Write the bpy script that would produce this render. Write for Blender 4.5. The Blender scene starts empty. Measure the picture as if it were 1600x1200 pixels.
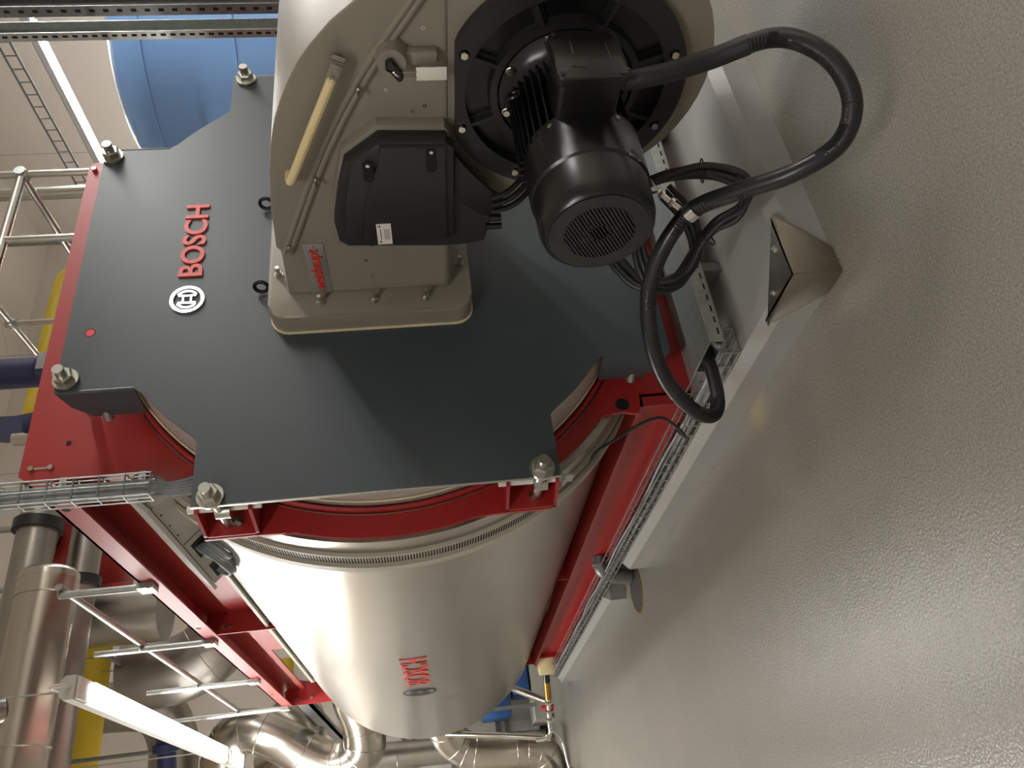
import bpy, bmesh, math, random
from mathutils import Vector, Matrix
random.seed(7)
S = bpy.context.scene
V = Vector
PI = math.pi

# ------------------------------------------------------------------ camera
cam_d = bpy.data.cameras.new('camera')
cam = bpy.data.objects.new('camera', cam_d)
S.collection.objects.link(cam)
cam_d.sensor_fit = 'HORIZONTAL'
cam_d.sensor_width = 36.0
cam_d.lens = 27.0
cam_d.clip_start = 0.05
cam_d.clip_end = 100
# the phone was held on its side: the picture's right is the room's "down"
c_right = V((-0.12244169, -0.06218753, -0.99052549))
c_up = V((0.84806983, -0.52498754, -0.07187238))
c_fwd = V((0.51554397, 0.84883496, -0.11701973))
m = Matrix((c_right, c_up, -c_fwd)).transposed().to_4x4()
m.translation = V((0, 0, 1.3))
cam.matrix_world = m
S.camera = cam

# ------------------------------------------------------------------ world, exposure
w = bpy.data.worlds.new('world'); S.world = w; w.use_nodes = True
w.node_tree.nodes['Background'].inputs[0].default_value = (0.8, 0.85, 0.9, 1)
w.node_tree.nodes['Background'].inputs[1].default_value = 0.2
S.view_settings.view_transform = 'Standard'
S.view_settings.look = 'None'
S.view_settings.gamma = 1.0
S.view_settings.use_curve_mapping = False
S.view_settings.exposure = 0.75
LAMP = 75.0          # strength of every luminaire diffuser

# ------------------------------------------------------------------ materials
def lin(c):
    return tuple(((x/255)/12.92 if x/255 <= .04045 else ((x/255+.055)/1.055)**2.4) for x in c) + (1,)
def mat(name, col, rough=.5, metal=0., bump=0., bscale=200., var=0., vscale=4., coat=0., emit=0., stretch=None, spec=None, rvar=0.):
    m = bpy.data.materials.new(name); m.use_nodes = True
    nt = m.node_tree; b = nt.nodes['Principled BSDF']; L = nt.links
    col = lin(col)
    b.inputs['Base Color'].default_value = col
    b.inputs['Roughness'].default_value = rough
    b.inputs['Metallic'].default_value = metal
    b.inputs['Coat Weight'].default_value = coat
    b.inputs['Coat Roughness'].default_value = .12
    if spec is not None: b.inputs['Specular IOR Level'].default_value = spec
    tc = nt.nodes.new('ShaderNodeTexCoord'); mp = nt.nodes.new('ShaderNodeMapping')
    L.new(tc.outputs['Object'], mp.inputs[0])
    if stretch: mp.inputs['Scale'].default_value = stretch
    if var:
        n = nt.nodes.new('ShaderNodeTexNoise'); n.inputs['Scale'].default_value = vscale; n.inputs['Detail'].default_value = 6
        L.new(mp.outputs[0], n.inputs[0])
        mx = nt.nodes.new('ShaderNodeMix'); mx.data_type = 'RGBA'
        mx.inputs[6].default_value = tuple(max(0, c*(1-var)) for c in col[:3])+(1,)
        mx.inputs[7].default_value = tuple(min(1, c*(1+var)) for c in col[:3])+(1,)
        mr = nt.nodes.new('ShaderNodeMapRange'); mr.inputs[1].default_value = .3; mr.inputs[2].default_value = .7
        L.new(n.outputs[0], mr.inputs[0]); L.new(mr.outputs[0], mx.inputs[0]); L.new(mx.outputs[2], b.inputs['Base Color'])
        if rvar:
            mr2 = nt.nodes.new('ShaderNodeMapRange'); mr2.inputs[3].default_value = max(.02, rough-rvar); mr2.inputs[4].default_value = rough+rvar
            L.new(n.outputs[0], mr2.inputs[0]); L.new(mr2.outputs[0], b.inputs['Roughness'])
    if bump:
        n2 = nt.nodes.new('ShaderNodeTexNoise'); n2.inputs['Scale'].default_value = bscale; n2.inputs['Detail'].default_value = 3
        L.new(mp.outputs[0], n2.inputs[0])
        bp = nt.nodes.new('ShaderNodeBump'); bp.inputs['Strength'].default_value = bump; bp.inputs['Distance'].default_value = .004
        L.new(n2.outputs[0], bp.inputs['Height']); L.new(bp.outputs[0], b.inputs['Normal'])
    if emit:
        b.inputs['Emission Color'].default_value = (1, .98, .945, 1); b.inputs['Emission Strength'].default_value = emit
    return m
M = dict(
    red=mat('red_paint', (158, 36, 34), .40, bump=.05, bscale=60, coat=.05),
    anth=mat('anthracite_paint', (58, 67, 72), .42, bump=.06, bscale=300, var=.06, vscale=3, rvar=.05),
    anth_edge=mat('cut_sheet_edge', (170, 170, 165), .35, 1.),
    vessel=mat('embossed_aluminium', (172, 169, 162), .31, 1., bump=.06, bscale=160, var=.05, vscale=9, stretch=(1, .35, 1), rvar=.05),
    pipe=mat('pipe_cladding_metal', (188, 182, 172), .26, 1., bump=.03, bscale=14, var=.05, vscale=3, rvar=.03),
    duct=mat('dull_pipe_cladding', (158, 153, 146), .36, 1., bump=.03, bscale=18, var=.06, vscale=5, rvar=.03),
    cream=mat('cream_trim_paint', (176, 171, 156), .45),
    beige=mat('burner_grey_paint', (134, 128, 115), .42, bump=.10, bscale=420, var=.03, vscale=5),
    beige_edge=mat('gasket_cream', (220, 205, 170), .6),
    black=mat('black_gloss_paint', (20, 20, 21), .27, bump=.06, bscale=90),
    blackm=mat('black_satin_paint', (30, 30, 31), .42, bump=.10, bscale=500),
    liner=mat('perforated_liner', (196, 190, 184), .5, .45, bump=.3, bscale=260),
    pocket=mat('pocket_shade_black', (7, 7, 8), .35),  # flange pocket floors: recess shade painted in as a deeper black
    boxb=mat('charcoal_plastic', (40, 40, 41), .44, bump=.12, bscale=700),
    rubber=mat('black_rubber', (30, 31, 32), .5),
    hose=mat('ribbed_conduit_black', (34, 35, 36), .33),
    cable=mat('grey_cable_sheath', (135, 140, 143), .5),
    galv=mat('galvanised_steel', (168, 172, 168), .42, .85, var=.14, vscale=55, rvar=.08),
    galvd=mat('dull_galvanised_steel', (120, 122, 122), .45, .7, var=.1, vscale=30),
    steel=mat('bright_steel', (205, 203, 196), .24, 1.),
    zinc=mat('zinc_bolt_metal', (186, 186, 178), .3, 1., var=.08, vscale=60),
    stain=mat('brushed_stainless', (160, 154, 143), .33, 1., bump=.05, bscale=25, var=.08, vscale=7, stretch=(3, 3, 30)),
    chrome=mat('chrome', (225, 225, 225), .12, 1.),
    blue=mat('tank_blue_enamel', (120, 162, 216), .38, coat=.1),
    navy=mat('navy_enamel', (32, 38, 74), .45),
    bblue=mat('mid_blue_paint', (45, 90, 150), .45),
    yellow=mat('yellow_paint', (196, 168, 40), .5, var=.05),
    white=mat('white_plastic', (222, 220, 212), .5),
    cabgrey=mat('light_grey_enamel', (176, 174, 166), .5),
    hndl=mat('ivory_handle', (226, 208, 160), .4),
    gold=mat('brass', (170, 130, 60), .35, 1.),
    plate=mat('badge_aluminium', (172, 172, 172), .35, .7, stretch=(1, 60, 1), var=.05),
    redl=mat('red_letters', (205, 52, 42), .4),
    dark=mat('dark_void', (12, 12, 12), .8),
    mark=mat('dark_print', (60, 62, 62), .6),
    lamp=mat('lit_lamp_diffuser', (255, 252, 245), .5, emit=LAMP),
    lamp_near=mat('lit_lamp_diffuser_near', (255, 252, 245), .5, emit=LAMP*.30),
    lampw=mat('lamp_housing_white', (205, 203, 196), .5),
    plinth=mat('plinth_grey_coating', (152, 151, 147), .42, bump=.12, bscale=9, var=.07, vscale=2.5, coat=.2, rvar=.08),
    kerb=mat('pump_base_concrete', (150, 148, 140), .6, var=.06),
)
def floor_mat():
    m = bpy.data.materials.new('floor_epoxy'); m.use_nodes = True
    nt = m.node_tree; b = nt.nodes['Principled BSDF']; L = nt.links
    tc = nt.nodes.new('ShaderNodeTexCoord')
    n = nt.nodes.new('ShaderNodeTexNoise'); n.inputs['Scale'].default_value = 150; n.inputs['Detail'].default_value = 3
    n2 = nt.nodes.new('ShaderNodeTexNoise'); n2.inputs['Scale'].default_value = 1.2; n2.inputs['Detail'].default_value = 3
    for q in (n, n2): L.new(tc.outputs['Object'], q.inputs[0])
    r = nt.nodes.new('ShaderNodeValToRGB')
    r.color_ramp.elements[0].position = .35; r.color_ramp.elements[0].color = lin((122, 119, 111))
    r.color_ramp.elements[1].position = .65; r.color_ramp.elements[1].color = lin((146, 142, 133))
    L.new(n.outputs[0], r.inputs[0])
    r2 = nt.nodes.new('ShaderNodeValToRGB')
    r2.color_ramp.elements[0].position = .4; r2.color_ramp.elements[0].color = (.92, .93, .92, 1)
    r2.color_ramp.elements[1].position = .65; r2.color_ramp.elements[1].color = (1, .985, .97, 1)
    L.new(n2.outputs[0], r2.inputs[0])
    mx = nt.nodes.new('ShaderNodeMix'); mx.data_type = 'RGBA'; mx.blend_type = 'MULTIPLY'; mx.inputs[0].default_value = 1
    L.new(r.outputs[0], mx.inputs[6]); L.new(r2.outputs[0], mx.inputs[7])
    # a rusty yellow stain at the plinth's foot
    g = nt.nodes.new('ShaderNodeVectorMath'); g.operation = 'DISTANCE'; g.inputs[1].default_value = (1.35, 2.55, 0)
    L.new(tc.outputs['Object'], g.inputs[0])
    mr = nt.nodes.new('ShaderNodeMapRange'); mr.inputs[1].default_value = .12; mr.inputs[2].default_value = 0; mr.inputs[4].default_value = .6
    L.new(g.outputs['Value'], mr.inputs[0])
    mx2 = nt.nodes.new('ShaderNodeMix'); mx2.data_type = 'RGBA'; mx2.inputs[7].default_value = lin((176, 158, 104))
    L.new(mr.outputs[0], mx2.inputs[0]); L.new(mx.outputs[2], mx2.inputs[6])
    L.new(mx2.outputs[2], b.inputs['Base Color'])
    b.inputs['Roughness'].default_value = .25
    bp = nt.nodes.new('ShaderNodeBump'); bp.inputs['Strength'].default_value = .36; bp.inputs['Distance'].default_value = .0035
    n3 = nt.nodes.new('ShaderNodeTexNoise'); n3.inputs['Scale'].default_value = 120; n3.inputs['Detail'].default_value = 2
    L.new(tc.outputs['Object'], n3.inputs[0]); L.new(n3.outputs[0], bp.inputs['Height']); L.new(bp.outputs[0], b.inputs['Normal'])
    return m
M['floor'] = floor_mat()
def wall_mat(name, col, w=1.25, h=30.):
    m = mat(name, col, .75, bump=.05, bscale=80)
    nt = m.node_tree; b = nt.nodes['Principled BSDF']; L = nt.links
    tc = nt.nodes.new('ShaderNodeTexCoord'); sp = nt.nodes.new('ShaderNodeSeparateXYZ'); L.new(tc.outputs['Object'], sp.inputs[0])
    ad = nt.nodes.new('ShaderNodeMath'); ad.operation = 'ADD'; L.new(sp.outputs[0], ad.inputs[0]); L.new(sp.outputs[1], ad.inputs[1])
    md = nt.nodes.new('ShaderNodeMath'); md.operation = 'PINGPONG'; md.inputs[1].default_value = w; L.new(ad.outputs[0], md.inputs[0])
    lt = nt.nodes.new('ShaderNodeMath'); lt.operation = 'LESS_THAN'; lt.inputs[1].default_value = .006; L.new(md.outputs[0], lt.inputs[0])
    mx = nt.nodes.new('ShaderNodeMix'); mx.data_type = 'RGBA'; mx.inputs[6].default_value = lin(col)
    mx.inputs[7].default_value = lin(tuple(c*.72 for c in col)); L.new(lt.outputs[0], mx.inputs[0])
    L.new(mx.outputs[2], b.inputs['Base Color'])
    return m
M['wall'] = wall_mat('wall_panels', (206, 198, 188))
M['ceil'] = wall_mat('ceiling_concrete', (212, 204, 193), 1.6)

# ------------------------------------------------------------------ helpers
OFF = {}
def link(o, parent):
    S.collection.objects.link(o)
    if parent is not None: o.parent = parent
def setp(o, label=None, cat=None, group=None, kind=None):
    if label: o['label'] = label
    if cat: o['category'] = cat
    if group: o['group'] = group
    if kind: o['kind'] = kind
    return o
def thing(name, label, cat, loc=(0, 0, 0), group=None):
    o = bpy.data.objects.new(name, None); S.collection.objects.link(o); o.location = loc
    o.empty_display_size = .1
    OFF[o] = V(loc)
    return setp(o, label, cat, group)

def frame(d):
    d = V(d).normalized(); a = V((0, 0, 1)) if abs(d.z) < .9 else V((1, 0, 0))
    u = d.cross(a).normalized(); return u, d.cross(u).normalized(), d
def crom(pts, n=8):
    P = [V(p) for p in pts]; P = [P[0]*2-P[1]] + P + [P[-1]*2-P[-2]]; out = []
    for i in range(1, len(P)-2):
        for k in range(n):
            t = k/n; a, b, c, d = P[i-1], P[i], P[i+1], P[i+2]
            out.append(.5*((2*b)+(c-a)*t+(2*a-5*b+4*c-d)*t*t+(3*b-a-3*c+d)*t**3))
    return out+[P[-2]]

class MB:
    def __init__(s): s.b = bmesh.new()
    def face(s, vs):
        try: return s.b.faces.new(vs)
        except ValueError: return None
    def box(s, lo, hi, bev=0.):
        lo, hi = V(lo), V(hi); v = [s.b.verts.new((x, y, z)) for x in (lo.x, hi.x) for y in (lo.y, hi.y) for z in (lo.z, hi.z)]
        fs = [s.face([v[i] for i in q]) for q in ((0, 1, 3, 2), (4, 6, 7, 5), (0, 4, 5, 1), (2, 3, 7, 6), (0, 2, 6, 4), (1, 5, 7, 3))]
        if bev:
            es = list({e for f in fs for e in f.edges})
            bmesh.ops.bevel(s.b, geom=es, offset=bev, segments=2, affect='EDGES', profile=.5)
        return s
    def obox(s, c, ax, half, bev=0.):
        """box with its own three axes"""
        ax = [V(a).normalized() for a in ax]; c = V(c)
        v = [s.b.verts.new(c+ax[0]*half[0]*i+ax[1]*half[1]*j+ax[2]*half[2]*k) for i in (-1, 1) for j in (-1, 1) for k in (-1, 1)]
        fs = [s.face([v[i] for i in q]) for q in ((0, 1, 3, 2), (4, 6, 7, 5), (0, 4, 5, 1), (2, 3, 7, 6), (0, 2, 6, 4), (1, 5, 7, 3))]
        if bev: bmesh.ops.bevel(s.b, geom=list({e for f in fs for e in f.edges}), offset=bev, segments=2, affect='EDGES', profile=.5)
        return s
    def rings(s, rs, close=False, cap=True):
        """rs: list of lists of points"""
        vs = [[s.b.verts.new(p) for p in r] for r in rs]; n = len(vs[0])
        m = len(vs)
        for i in range(m if close else m-1):
            a, b = vs[i], vs[(i+1) % m]
            for k in range(n): s.face([a[k], a[(k+1) % n], b[(k+1) % n], b[k]])
        if cap and not close:
            s.face(vs[0][::-1]); s.face(vs[-1])
        return s
    def cyl(s, p0, p1, r, seg=16, r2=None, cap=True):
        p0, p1 = V(p0), V(p1); u, w, d = frame(p1-p0); r2 = r if r2 is None else r2
        mk = lambda p, R: [p+(u*math.cos(2*PI*k/seg)+w*math.sin(2*PI*k/seg))*R for k in range(seg)]
        return s.rings([mk(p0, r), mk(p1, r2)], cap=cap)
    def lathe(s, p0, axis, prof, seg=48, cap=False, a0=0., a1=2*PI):
        """prof: (distance along axis, radius)"""
        p0 = V(p0); u, w, d = frame(axis)
        if a1-a0 > 2*PI-.001:
            rs = [[p0+d*t+(u*math.cos(2*PI*k/seg)+w*math.sin(2*PI*k/seg))*max(r, 1e-4) for k in range(seg)] for t, r in prof]
            return s.rings(rs, cap=cap)
    def tube(s, pts, r, seg=10, smooth=8, close=False, cap=True, rad=None):
        P = crom(pts, smooth) if smooth else [V(p) for p in pts]
        T = [(P[min(i+1, len(P)-1)]-P[max(i-1, 0)]).normalized() for i in range(len(P))]
        u, w, _ = frame(T[0]); rs = []
        for i, p in enumerate(P):
            t = T[i]; u = (u-t*u.dot(t)).normalized(); w = t.cross(u)
            R = r if rad is None else rad(i/(len(P)-1))
            rs.append([p+(u*math.cos(2*PI*k/seg)+w*math.sin(2*PI*k/seg))*R for k in range(seg)])
        return s.rings(rs, cap=cap)
    def torus(s, c, axis, R, r, seg=32, sub=8):
        c = V(c); u, w, d = frame(axis); rs = []
        for i in range(seg):
            a = 2*PI*i/seg; e = u*math.cos(a)+w*math.sin(a)
            rs.append([c+e*(R+r*math.cos(2*PI*k/sub))+d*r*math.sin(2*PI*k/sub) for k in range(sub)])
        return s.rings(rs, close=True)
    def prism(s, poly, f, a, b, bev=0., bevseg=2):
        """poly of 2D points; f(u,v,w)->3D; extruded from w=a to w=b. bev rounds the rim at w=b"""
        va = [s.b.verts.new(f(x, y, a)) for x, y in poly]; vb = [s.b.verts.new(f(x, y, b)) for x, y in poly]; n = len(poly)
        s.face(va[::-1]); fb = s.face(vb)
        for k in range(n): s.face([va[k], va[(k+1) % n], vb[(k+1) % n], vb[k]])
        if bev and fb: bmesh.ops.bevel(s.b, geom=list(fb.edges), offset=bev, segments=bevseg, affect='EDGES', profile=.5)
        return s
    def nut(s, c, axis, r, h, ang=0.):
        u, w, d = frame(axis); c = V(c)
        rs = []
        for t, q in ((0, r), (h*.85, r), (h, r*.9)):
            rs.append([c+d*t+(u*math.cos(ang+PI/3*k)+w*math.sin(ang+PI/3*k))*q for k in range(6)])
        return s.rings(rs)
    def build(s, name, material, parent=None, label=None, smooth=35, cat=None, kind=None, group=None):
        bmesh.ops.recalc_face_normals(s.b, faces=s.b.faces)
        off = V((0, 0, 0)); p = parent
        while p is not None: off += V(p.location); p = p.parent
        if parent is None and cat:        # a top-level thing made of one mesh: put its origin at its base
            lo = V([min(v.co[i] for v in s.b.verts) for i in range(3)]); hi = V([max(v.co[i] for v in s.b.verts) for i in range(3)])
            off = V(((lo.x+hi.x)/2, (lo.y+hi.y)/2, lo.z))
        for v in s.b.verts: v.co -= off
        me = bpy.data.meshes.new(name); s.b.to_mesh(me); s.b.free()
        if smooth:
            for q in me.polygons: q.use_smooth = True
            me.set_sharp_from_angle(angle=math.radians(smooth))
        me.materials.append(M[material])
        o = bpy.data.objects.new(name, me); link(o, parent)
        if parent is None and cat: o.location = off
        return setp(o, label, cat, group, kind)

FXZ = lambda u, v, w: V((u, w, v))       # drawn in x,z; thickness along y
FYZ = lambda u, v, w: V((w, u, v))       # drawn in y,z; thickness along x
FXY = lambda u, v, w: V((u, v, w))
def circ(cx, cy, r, n=24, a0=0., a1=None):
    if a1 is None: return [(cx+r*math.cos(2*PI*k/n), cy+r*math.sin(2*PI*k/n)) for k in range(n)]
    return [(cx+r*math.cos(a0+(a1-a0)*k/n), cy+r*math.sin(a0+(a1-a0)*k/n)) for k in range(n+1)]
def rrect(x0, y0, x1, y1, r, n=5):
    out = []
    for cx, cy, a in ((x1-r, y1-r, 0), (x0+r, y1-r, PI/2), (x0+r, y0+r, PI), (x1-r, y0+r, 3*PI/2)):
        out += [(cx+r*math.cos(a+PI/2*k/n), cy+r*math.sin(a+PI/2*k/n)) for k in range(n+1)]
    return out
def text_mesh(txt, name, fn, material, parent, w, h, depth=.004, bold=.0, label=None):
    """letters scaled to w by h, origin at their lower left; fn(u,v,d)->3D world"""
    cu = bpy.data.curves.new('t', 'FONT'); cu.body = txt; cu.size = 1; cu.offset = bold; cu.extrude = .5; cu.resolution_u = 6
    to = bpy.data.objects.new('t', cu); S.collection.objects.link(to)
    bpy.context.view_layer.update()
    me = bpy.data.meshes.new_from_object(to.evaluated_get(bpy.context.evaluated_depsgraph_get()))
    bpy.data.objects.remove(to); bpy.data.curves.remove(cu)
    xs = [v.co.x for v in me.vertices]; ys = [v.co.y for v in me.vertices]
    x0, x1, y0, y1 = min(xs), max(xs), min(ys), max(ys)
    off = V((0, 0, 0)); p = parent
    while p is not None: off += V(p.location); p = p.parent
    for v in me.vertices:
        v.co = fn((v.co.x-x0)/(x1-x0)*w, (v.co.y-y0)/(y1-y0)*h, (v.co.z+.5)*depth) - off
    bm = bmesh.new(); bm.from_mesh(me); bmesh.ops.recalc_face_normals(bm, faces=bm.faces); bm.to_mesh(me); bm.free()
    me.name = name; me.materials.append(M[material])
    o = bpy.data.objects.new(name, me); link(o, parent)
    return setp(o, label)

# ------------------------------------------------------------------ the room
X0, X1, Y0, Y1, Z1 = -4.5, 10.73, -5.5, 11.5, 8.1
MB().box((X0-.2, Y0-.2, -.1), (X1+.2, Y1+.2, 0)).build('floor', 'floor', kind='structure', smooth=0)
MB().box((X0-.2, Y0-.2, Z1), (X1+.2, Y1+.2, Z1+.2)).build('ceiling', 'ceil', kind='structure', smooth=0)
MB().box((X0, Y1, 0), (X1, Y1+.2, Z1)).build('wall_back', 'wall', kind='structure', smooth=0)
MB().box((X1, Y0, 0), (X1+.2, Y1+.2, Z1)).build('wall_right', 'wall', kind='structure', smooth=0)
MB().box((X0-.2, Y0, 0), (X0, Y1+.2, Z1)).build('wall_left', 'wall', kind='structure', smooth=0)
MB().box((X0, Y0-.2, 0), (X1, Y0, Z1)).build('wall_front', 'wall', kind='structure', smooth=0)

# plinth under the boiler with its chamfered rim and the notch for the floor drain
def plinth():
    b = MB()
    out = [(1.385, 1.755), (3.9, 1.755), (3.9, 8.17), (1.385, 8.17), (1.385, 5.25), (1.62, 5.22), (1.62, 4.62), (1.385, 4.58)]
    n = len(out); ins = []
    for i in range(n):
        p, q, r = V(out[i-1]), V(out[i]), V(out[(i+1) % n])
        d1 = (q-p).normalized(); d2 = (r-q).normalized(); n1 = V((-d1.y, d1.x)); n2 = V((-d2.y, d2.x))
        k = (n1+n2); k = k/ (1+n1.dot(n2)); t = q+k*.034; ins.append((t.x, t.y))
    b.rings([[V((x, y, z)) for x, y in o] for o, z in ((out, 0), (out, .108), (ins, .153))])
    b.build('trim_1', 'plinth', kind='structure', smooth=0, label='painted grey concrete plinth with chamfered rim under the boiler')
plinth()

# ------------------------------------------------------------------ corner guard
g = thing('corner_guard', 'folded stainless steel guard on the near corner of the grey plinth', 'corner guard', (1.38, 1.75, 0))
b = MB()
b.prism([(1.380, 1.750), (1.609, 1.741), (1.361, 1.99)], FXY, .1535, .160)
b.build('top_plate', 'stain', g)
b = MB(); b.prism([(1.376, .004), (1.478, .004), (1.626, .15), (1.609, .160), (1.380, .160)], FXZ, 1.755, 1.744, .001)
b.build('front_plate', 'stain', g)
b = MB(); b.prism([(1.745, .004), (1.85, .004), (1.99, .13), (1.99, .157), (1.99, .160), (1.745, .160)], FYZ, 1.385, 1.374, .001)
b.build('side_plate', 'stain', g)
for (x, y) in ((1.513, 1.785), (1.415, 1.885)):
    MB().cyl((x, y, .159), (x, y, .165), .011, 12).cyl((x, y, .164), (x, y, .171), .007, 8).build('screw', 'chrome', g)

# ------------------------------------------------------------------ floor drain
g = thing('floor_drain', 'round ribbed floor drain in the notch of the plinth', 'drain', (1.36, 4.93, 0))
MB().lathe((1.36, 4.93, .0005), (0, 0, 1), [(0, .155), (.004, .155), (.004, .14), (.001, .138)], 40).build('drain_ring', 'gold', g)
b = MB(); b.cyl((1.36, 4.93, .0005), (1.36, 4.93, .002), .137, 32)
for k in range(-6, 7):
    x = k*.02; h = math.sqrt(.135**2-x*x)
    b.box((1.36+x-.004, 4.93-h, .002), (1.36+x+.004, 4.93+h, .004))
for k in range(-6, 7):
    y = k*.02; h = math.sqrt(.135**2-y*y)
    b.box((1.36-h, 4.93+y-.003, .002), (1.36+h, 4.93+y+.003, .0045))
b.build('drain_grate', 'galvd', g)
b = MB()
b.tube([(1.58, 4.86, .22), (1.50, 4.88, .21), (1.46, 4.9, .15), (1.44, 4.92, .03)], .05, 14)
b.torus((1.52, 4.875, .215), (1, 0, 0), .053, .006); b.torus((1.456, 4.905, .13), (.2, -.1, 1), .053, .006)
b.build('drain_pipe', 'galvd', cat='pipe', label='short dark grey drain pipe bending down into the plinth notch beside the floor drain')

# ------------------------------------------------------------------ BOILER
CX, CZ = 2.261, 1.467
boil = thing('boiler', 'large horizontal hot water boiler with silver jacket, red frame and anthracite door cover', 'boiler', (CX, 2.7, .153))
mir = lambda x: 2*CX-x
b = MB(); b.lathe((CX, 2.775, CZ), (0, 1, 0), [(0, 1.0), (0, 1.222), (5.50, 1.222), (5.53, 1.21), (5.53, .9), (5.56, .02)], 160)
vessel = b.build('vessel_jacket', 'vessel', boil, smooth=25)
# slotted vent ring
b = MB(); b.lathe((CX, 2.892, CZ), (0, 1, 0), [(0, 1.21), (0, 1.238), (.085, 1.238), (.085, 1.222)], 160)
b.build('vent_ring', 'cream', vessel)
b = MB(); b.lathe((CX, 2.977, CZ), (0, 1, 0), [(0, 1.22), (0, 1.252), (.05, 1.252), (.05, 1.222)], 160)
b.build('trim_ring', 'cream', vessel)
b = MB()
for k in range(-250, 251):
    a = k*.0100*.92
    if abs(a) > 2.3: continue
    e = V((-math.cos(a), 0, math.sin(a))); t = V((math.sin(a), 0, math.cos(a)))
    b.obox(V((CX, 2.934, CZ))+e*1.2375, (e, t, (0, 1, 0)), (.0012, .0030, .030))
b.build('vent_slots', 'dark', vessel)
# red end plate
def arc(r, z0, z1, n=14, side=-1):
    a0 = math.asin((z0-CZ)/r); a1 = math.asin((z1-CZ)/r)
    return [(CX+side*r*math.cos(a0+(a1-a0)*k/n), CZ+r*math.sin(a0+(a1-a0)*k/n)) for k in range(n+1)]
L = [(1.425, 2.832), (1.405, 2.808), (1.405, 2.35)] + arc(1.215, 2.28, 2.132, 5) + [(1.104, 2.127), (1.104, 1.93)] + arc(1.208, 1.806, 1.138, 20) + \
    [(1.104, 1.0), (1.104, .836), (1.24, .834)] + arc(1.19, .79, .56, 8) + [(1.497, .512), (1.501, .47), (1.489, .424), (1.489, .40), (1.586, .385), (1.586, .153)]
R = [(mir(x), z) for x, z in L]
outer = L + R[::-1]
b = MB()
inner = [(CX+1.03*math.cos(2*PI*k/96), CZ+1.03*math.sin(2*PI*k/96)) for k in range(96)]
def plate_with_hole(b, outer, inner, f, a, c):
    es = []
    vo = [b.b.verts.new(f(x, y, a)) for x, y in outer]; vi = [b.b.verts.new(f(x, y, a)) for x, y in inner]
    for vs in (vo, vi):
        for k in range(len(vs)): es.append(b.b.edges.new((vs[k], vs[(k+1) % len(vs)])))
    r = bmesh.ops.triangle_fill(b.b, use_beauty=True, use_dissolve=False, edges=es)
    fs = [x for x in r['geom'] if isinstance(x, bmesh.types.BMFace)]
    ex = bmesh.ops.extrude_face_region(b.b, geom=fs)
    d = f(0, 0, c)-f(0, 0, a)
    for x in ex['geom']:
        if isinstance(x, bmesh.types.BMVert): x.co += d
plate_with_hole(b, outer, inner, FXZ, 2.76, 2.775)
endp = b.build('end_plate', 'red', boil, smooth=0)
b = MB(); b.cyl((1.536, 2.757, .469), (1.536, 2.761, .469), .031, 24); b.build('lifting_hole', 'dark', endp, label='dark round lifting hole')
b = MB(); b.torus((1.536, 2.758, .469), (0, 1, 0), .032, .003, 24, 6); b.build('hole_rim', 'red', endp)
b = MB()
for x, z in ((1.452, 2.79), (1.452, 2.72)):
    b.nut((x, 2.76, z), (0, -1, 0), .012, .012)
b.box((1.448, 2.757, 2.73), (1.456, 2.7605, 2.78))
b.build('slot_bolts', 'steel', endp)
b = MB(); b.box((1.545, 2.757, 2.665), (1.562, 2.761, 2.68)); b.build('square_hole', 'dark', endp)
b = MB(); b.nut((3.06, 2.76, 2.80), (0, -1, 0), .012, .02); b.build('plate_bolt', 'steel', endp)
# inner door drum and rings
b = MB(); b.lathe((CX, 2.535, CZ), (0, 1, 0), [(0, .2), (0, 1.05), (.005, 1.078), (.16, 1.082), (.215, 1.086), (.222, 1.04)], 128)
b.build('door_drum', 'liner', boil)
MB().torus((CX, 2.742, CZ), (0, 1, 0), 1.104, .010, 128, 8).build('door_ring', 'red', boil)
b = MB(); b.torus((CX, 2.705, CZ), (0, 1, 0), 1.088, .004, 128, 6); b.build('door_gasket', 'beige_edge', boil)
b = MB(); b.torus((CX, 2.757, CZ), (0, 1, 0), 1.118, .003, 128, 6); b.build('gasket_rope', 'duct', boil)
# anthracite cover
def octo(dz=0.):
    a1 = math.atan2(.885, .632)       # where the arms meet the round shoulder
    r = 1.083; P = []
    def shoulder(s0, s1):             # points on the arc of one quadrant
        pts = [(r*math.cos(t), r*math.sin(t)) for t in [PI/2-math.atan2(.632, .885)+(math.atan2(.632, .885)-(PI/2-math.atan2(.632, .885)))*k/8 for k in range(9)]]
        return pts
    aT = math.atan2(.885, .632); aS = math.atan2(.632, .880)
    quad = [(r*math.cos(aT+(aS-aT)*k/8), r*math.sin(aT+(aS-aT)*k/8)) for k in range(9)]
    q1 = [(.640, 1.165)] + [(.640, .89)] + quad[1:-1] + [(.885, .640)] + [(1.14, .640)]
    q2 = [(x, -z) for x, z in q1[::-1]]
    q3 = [(-x, -z) for x, z in q1]; q4 = [(-x, z) for x, z in q1[::-1]]
    return [(CX+x, CZ+z) for x, z in q1+q2+q3+q4]
b = MB(); b.prism(octo()[::-1], FXZ, 2.512, 2.50)
cover = b.build('door_cover', 'anth', boil, smooth=0)
def flange(x, z0, z1, side):          # sheet folded back along an arm of the cover
    s = 1 if side > 0 else -1
    zo = max(z0, z1, key=lambda z: abs(z-CZ)); zi = z0+z1-zo; k = .04 if zo > zi else -.04
    poly = [(2.50, zi), (2.512, zo-k*.2), (2.60, zo-k*.6), (2.675, zo-k*2.0), (2.675, zi+k*.3)]
    bb = MB(); bb.prism(poly, FYZ, x-.006*s, x+.006*s)
    bb.cyl((x, 2.506, zi), (x, 2.506, zo-k*.2), .008, 10)
    return bb
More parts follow.
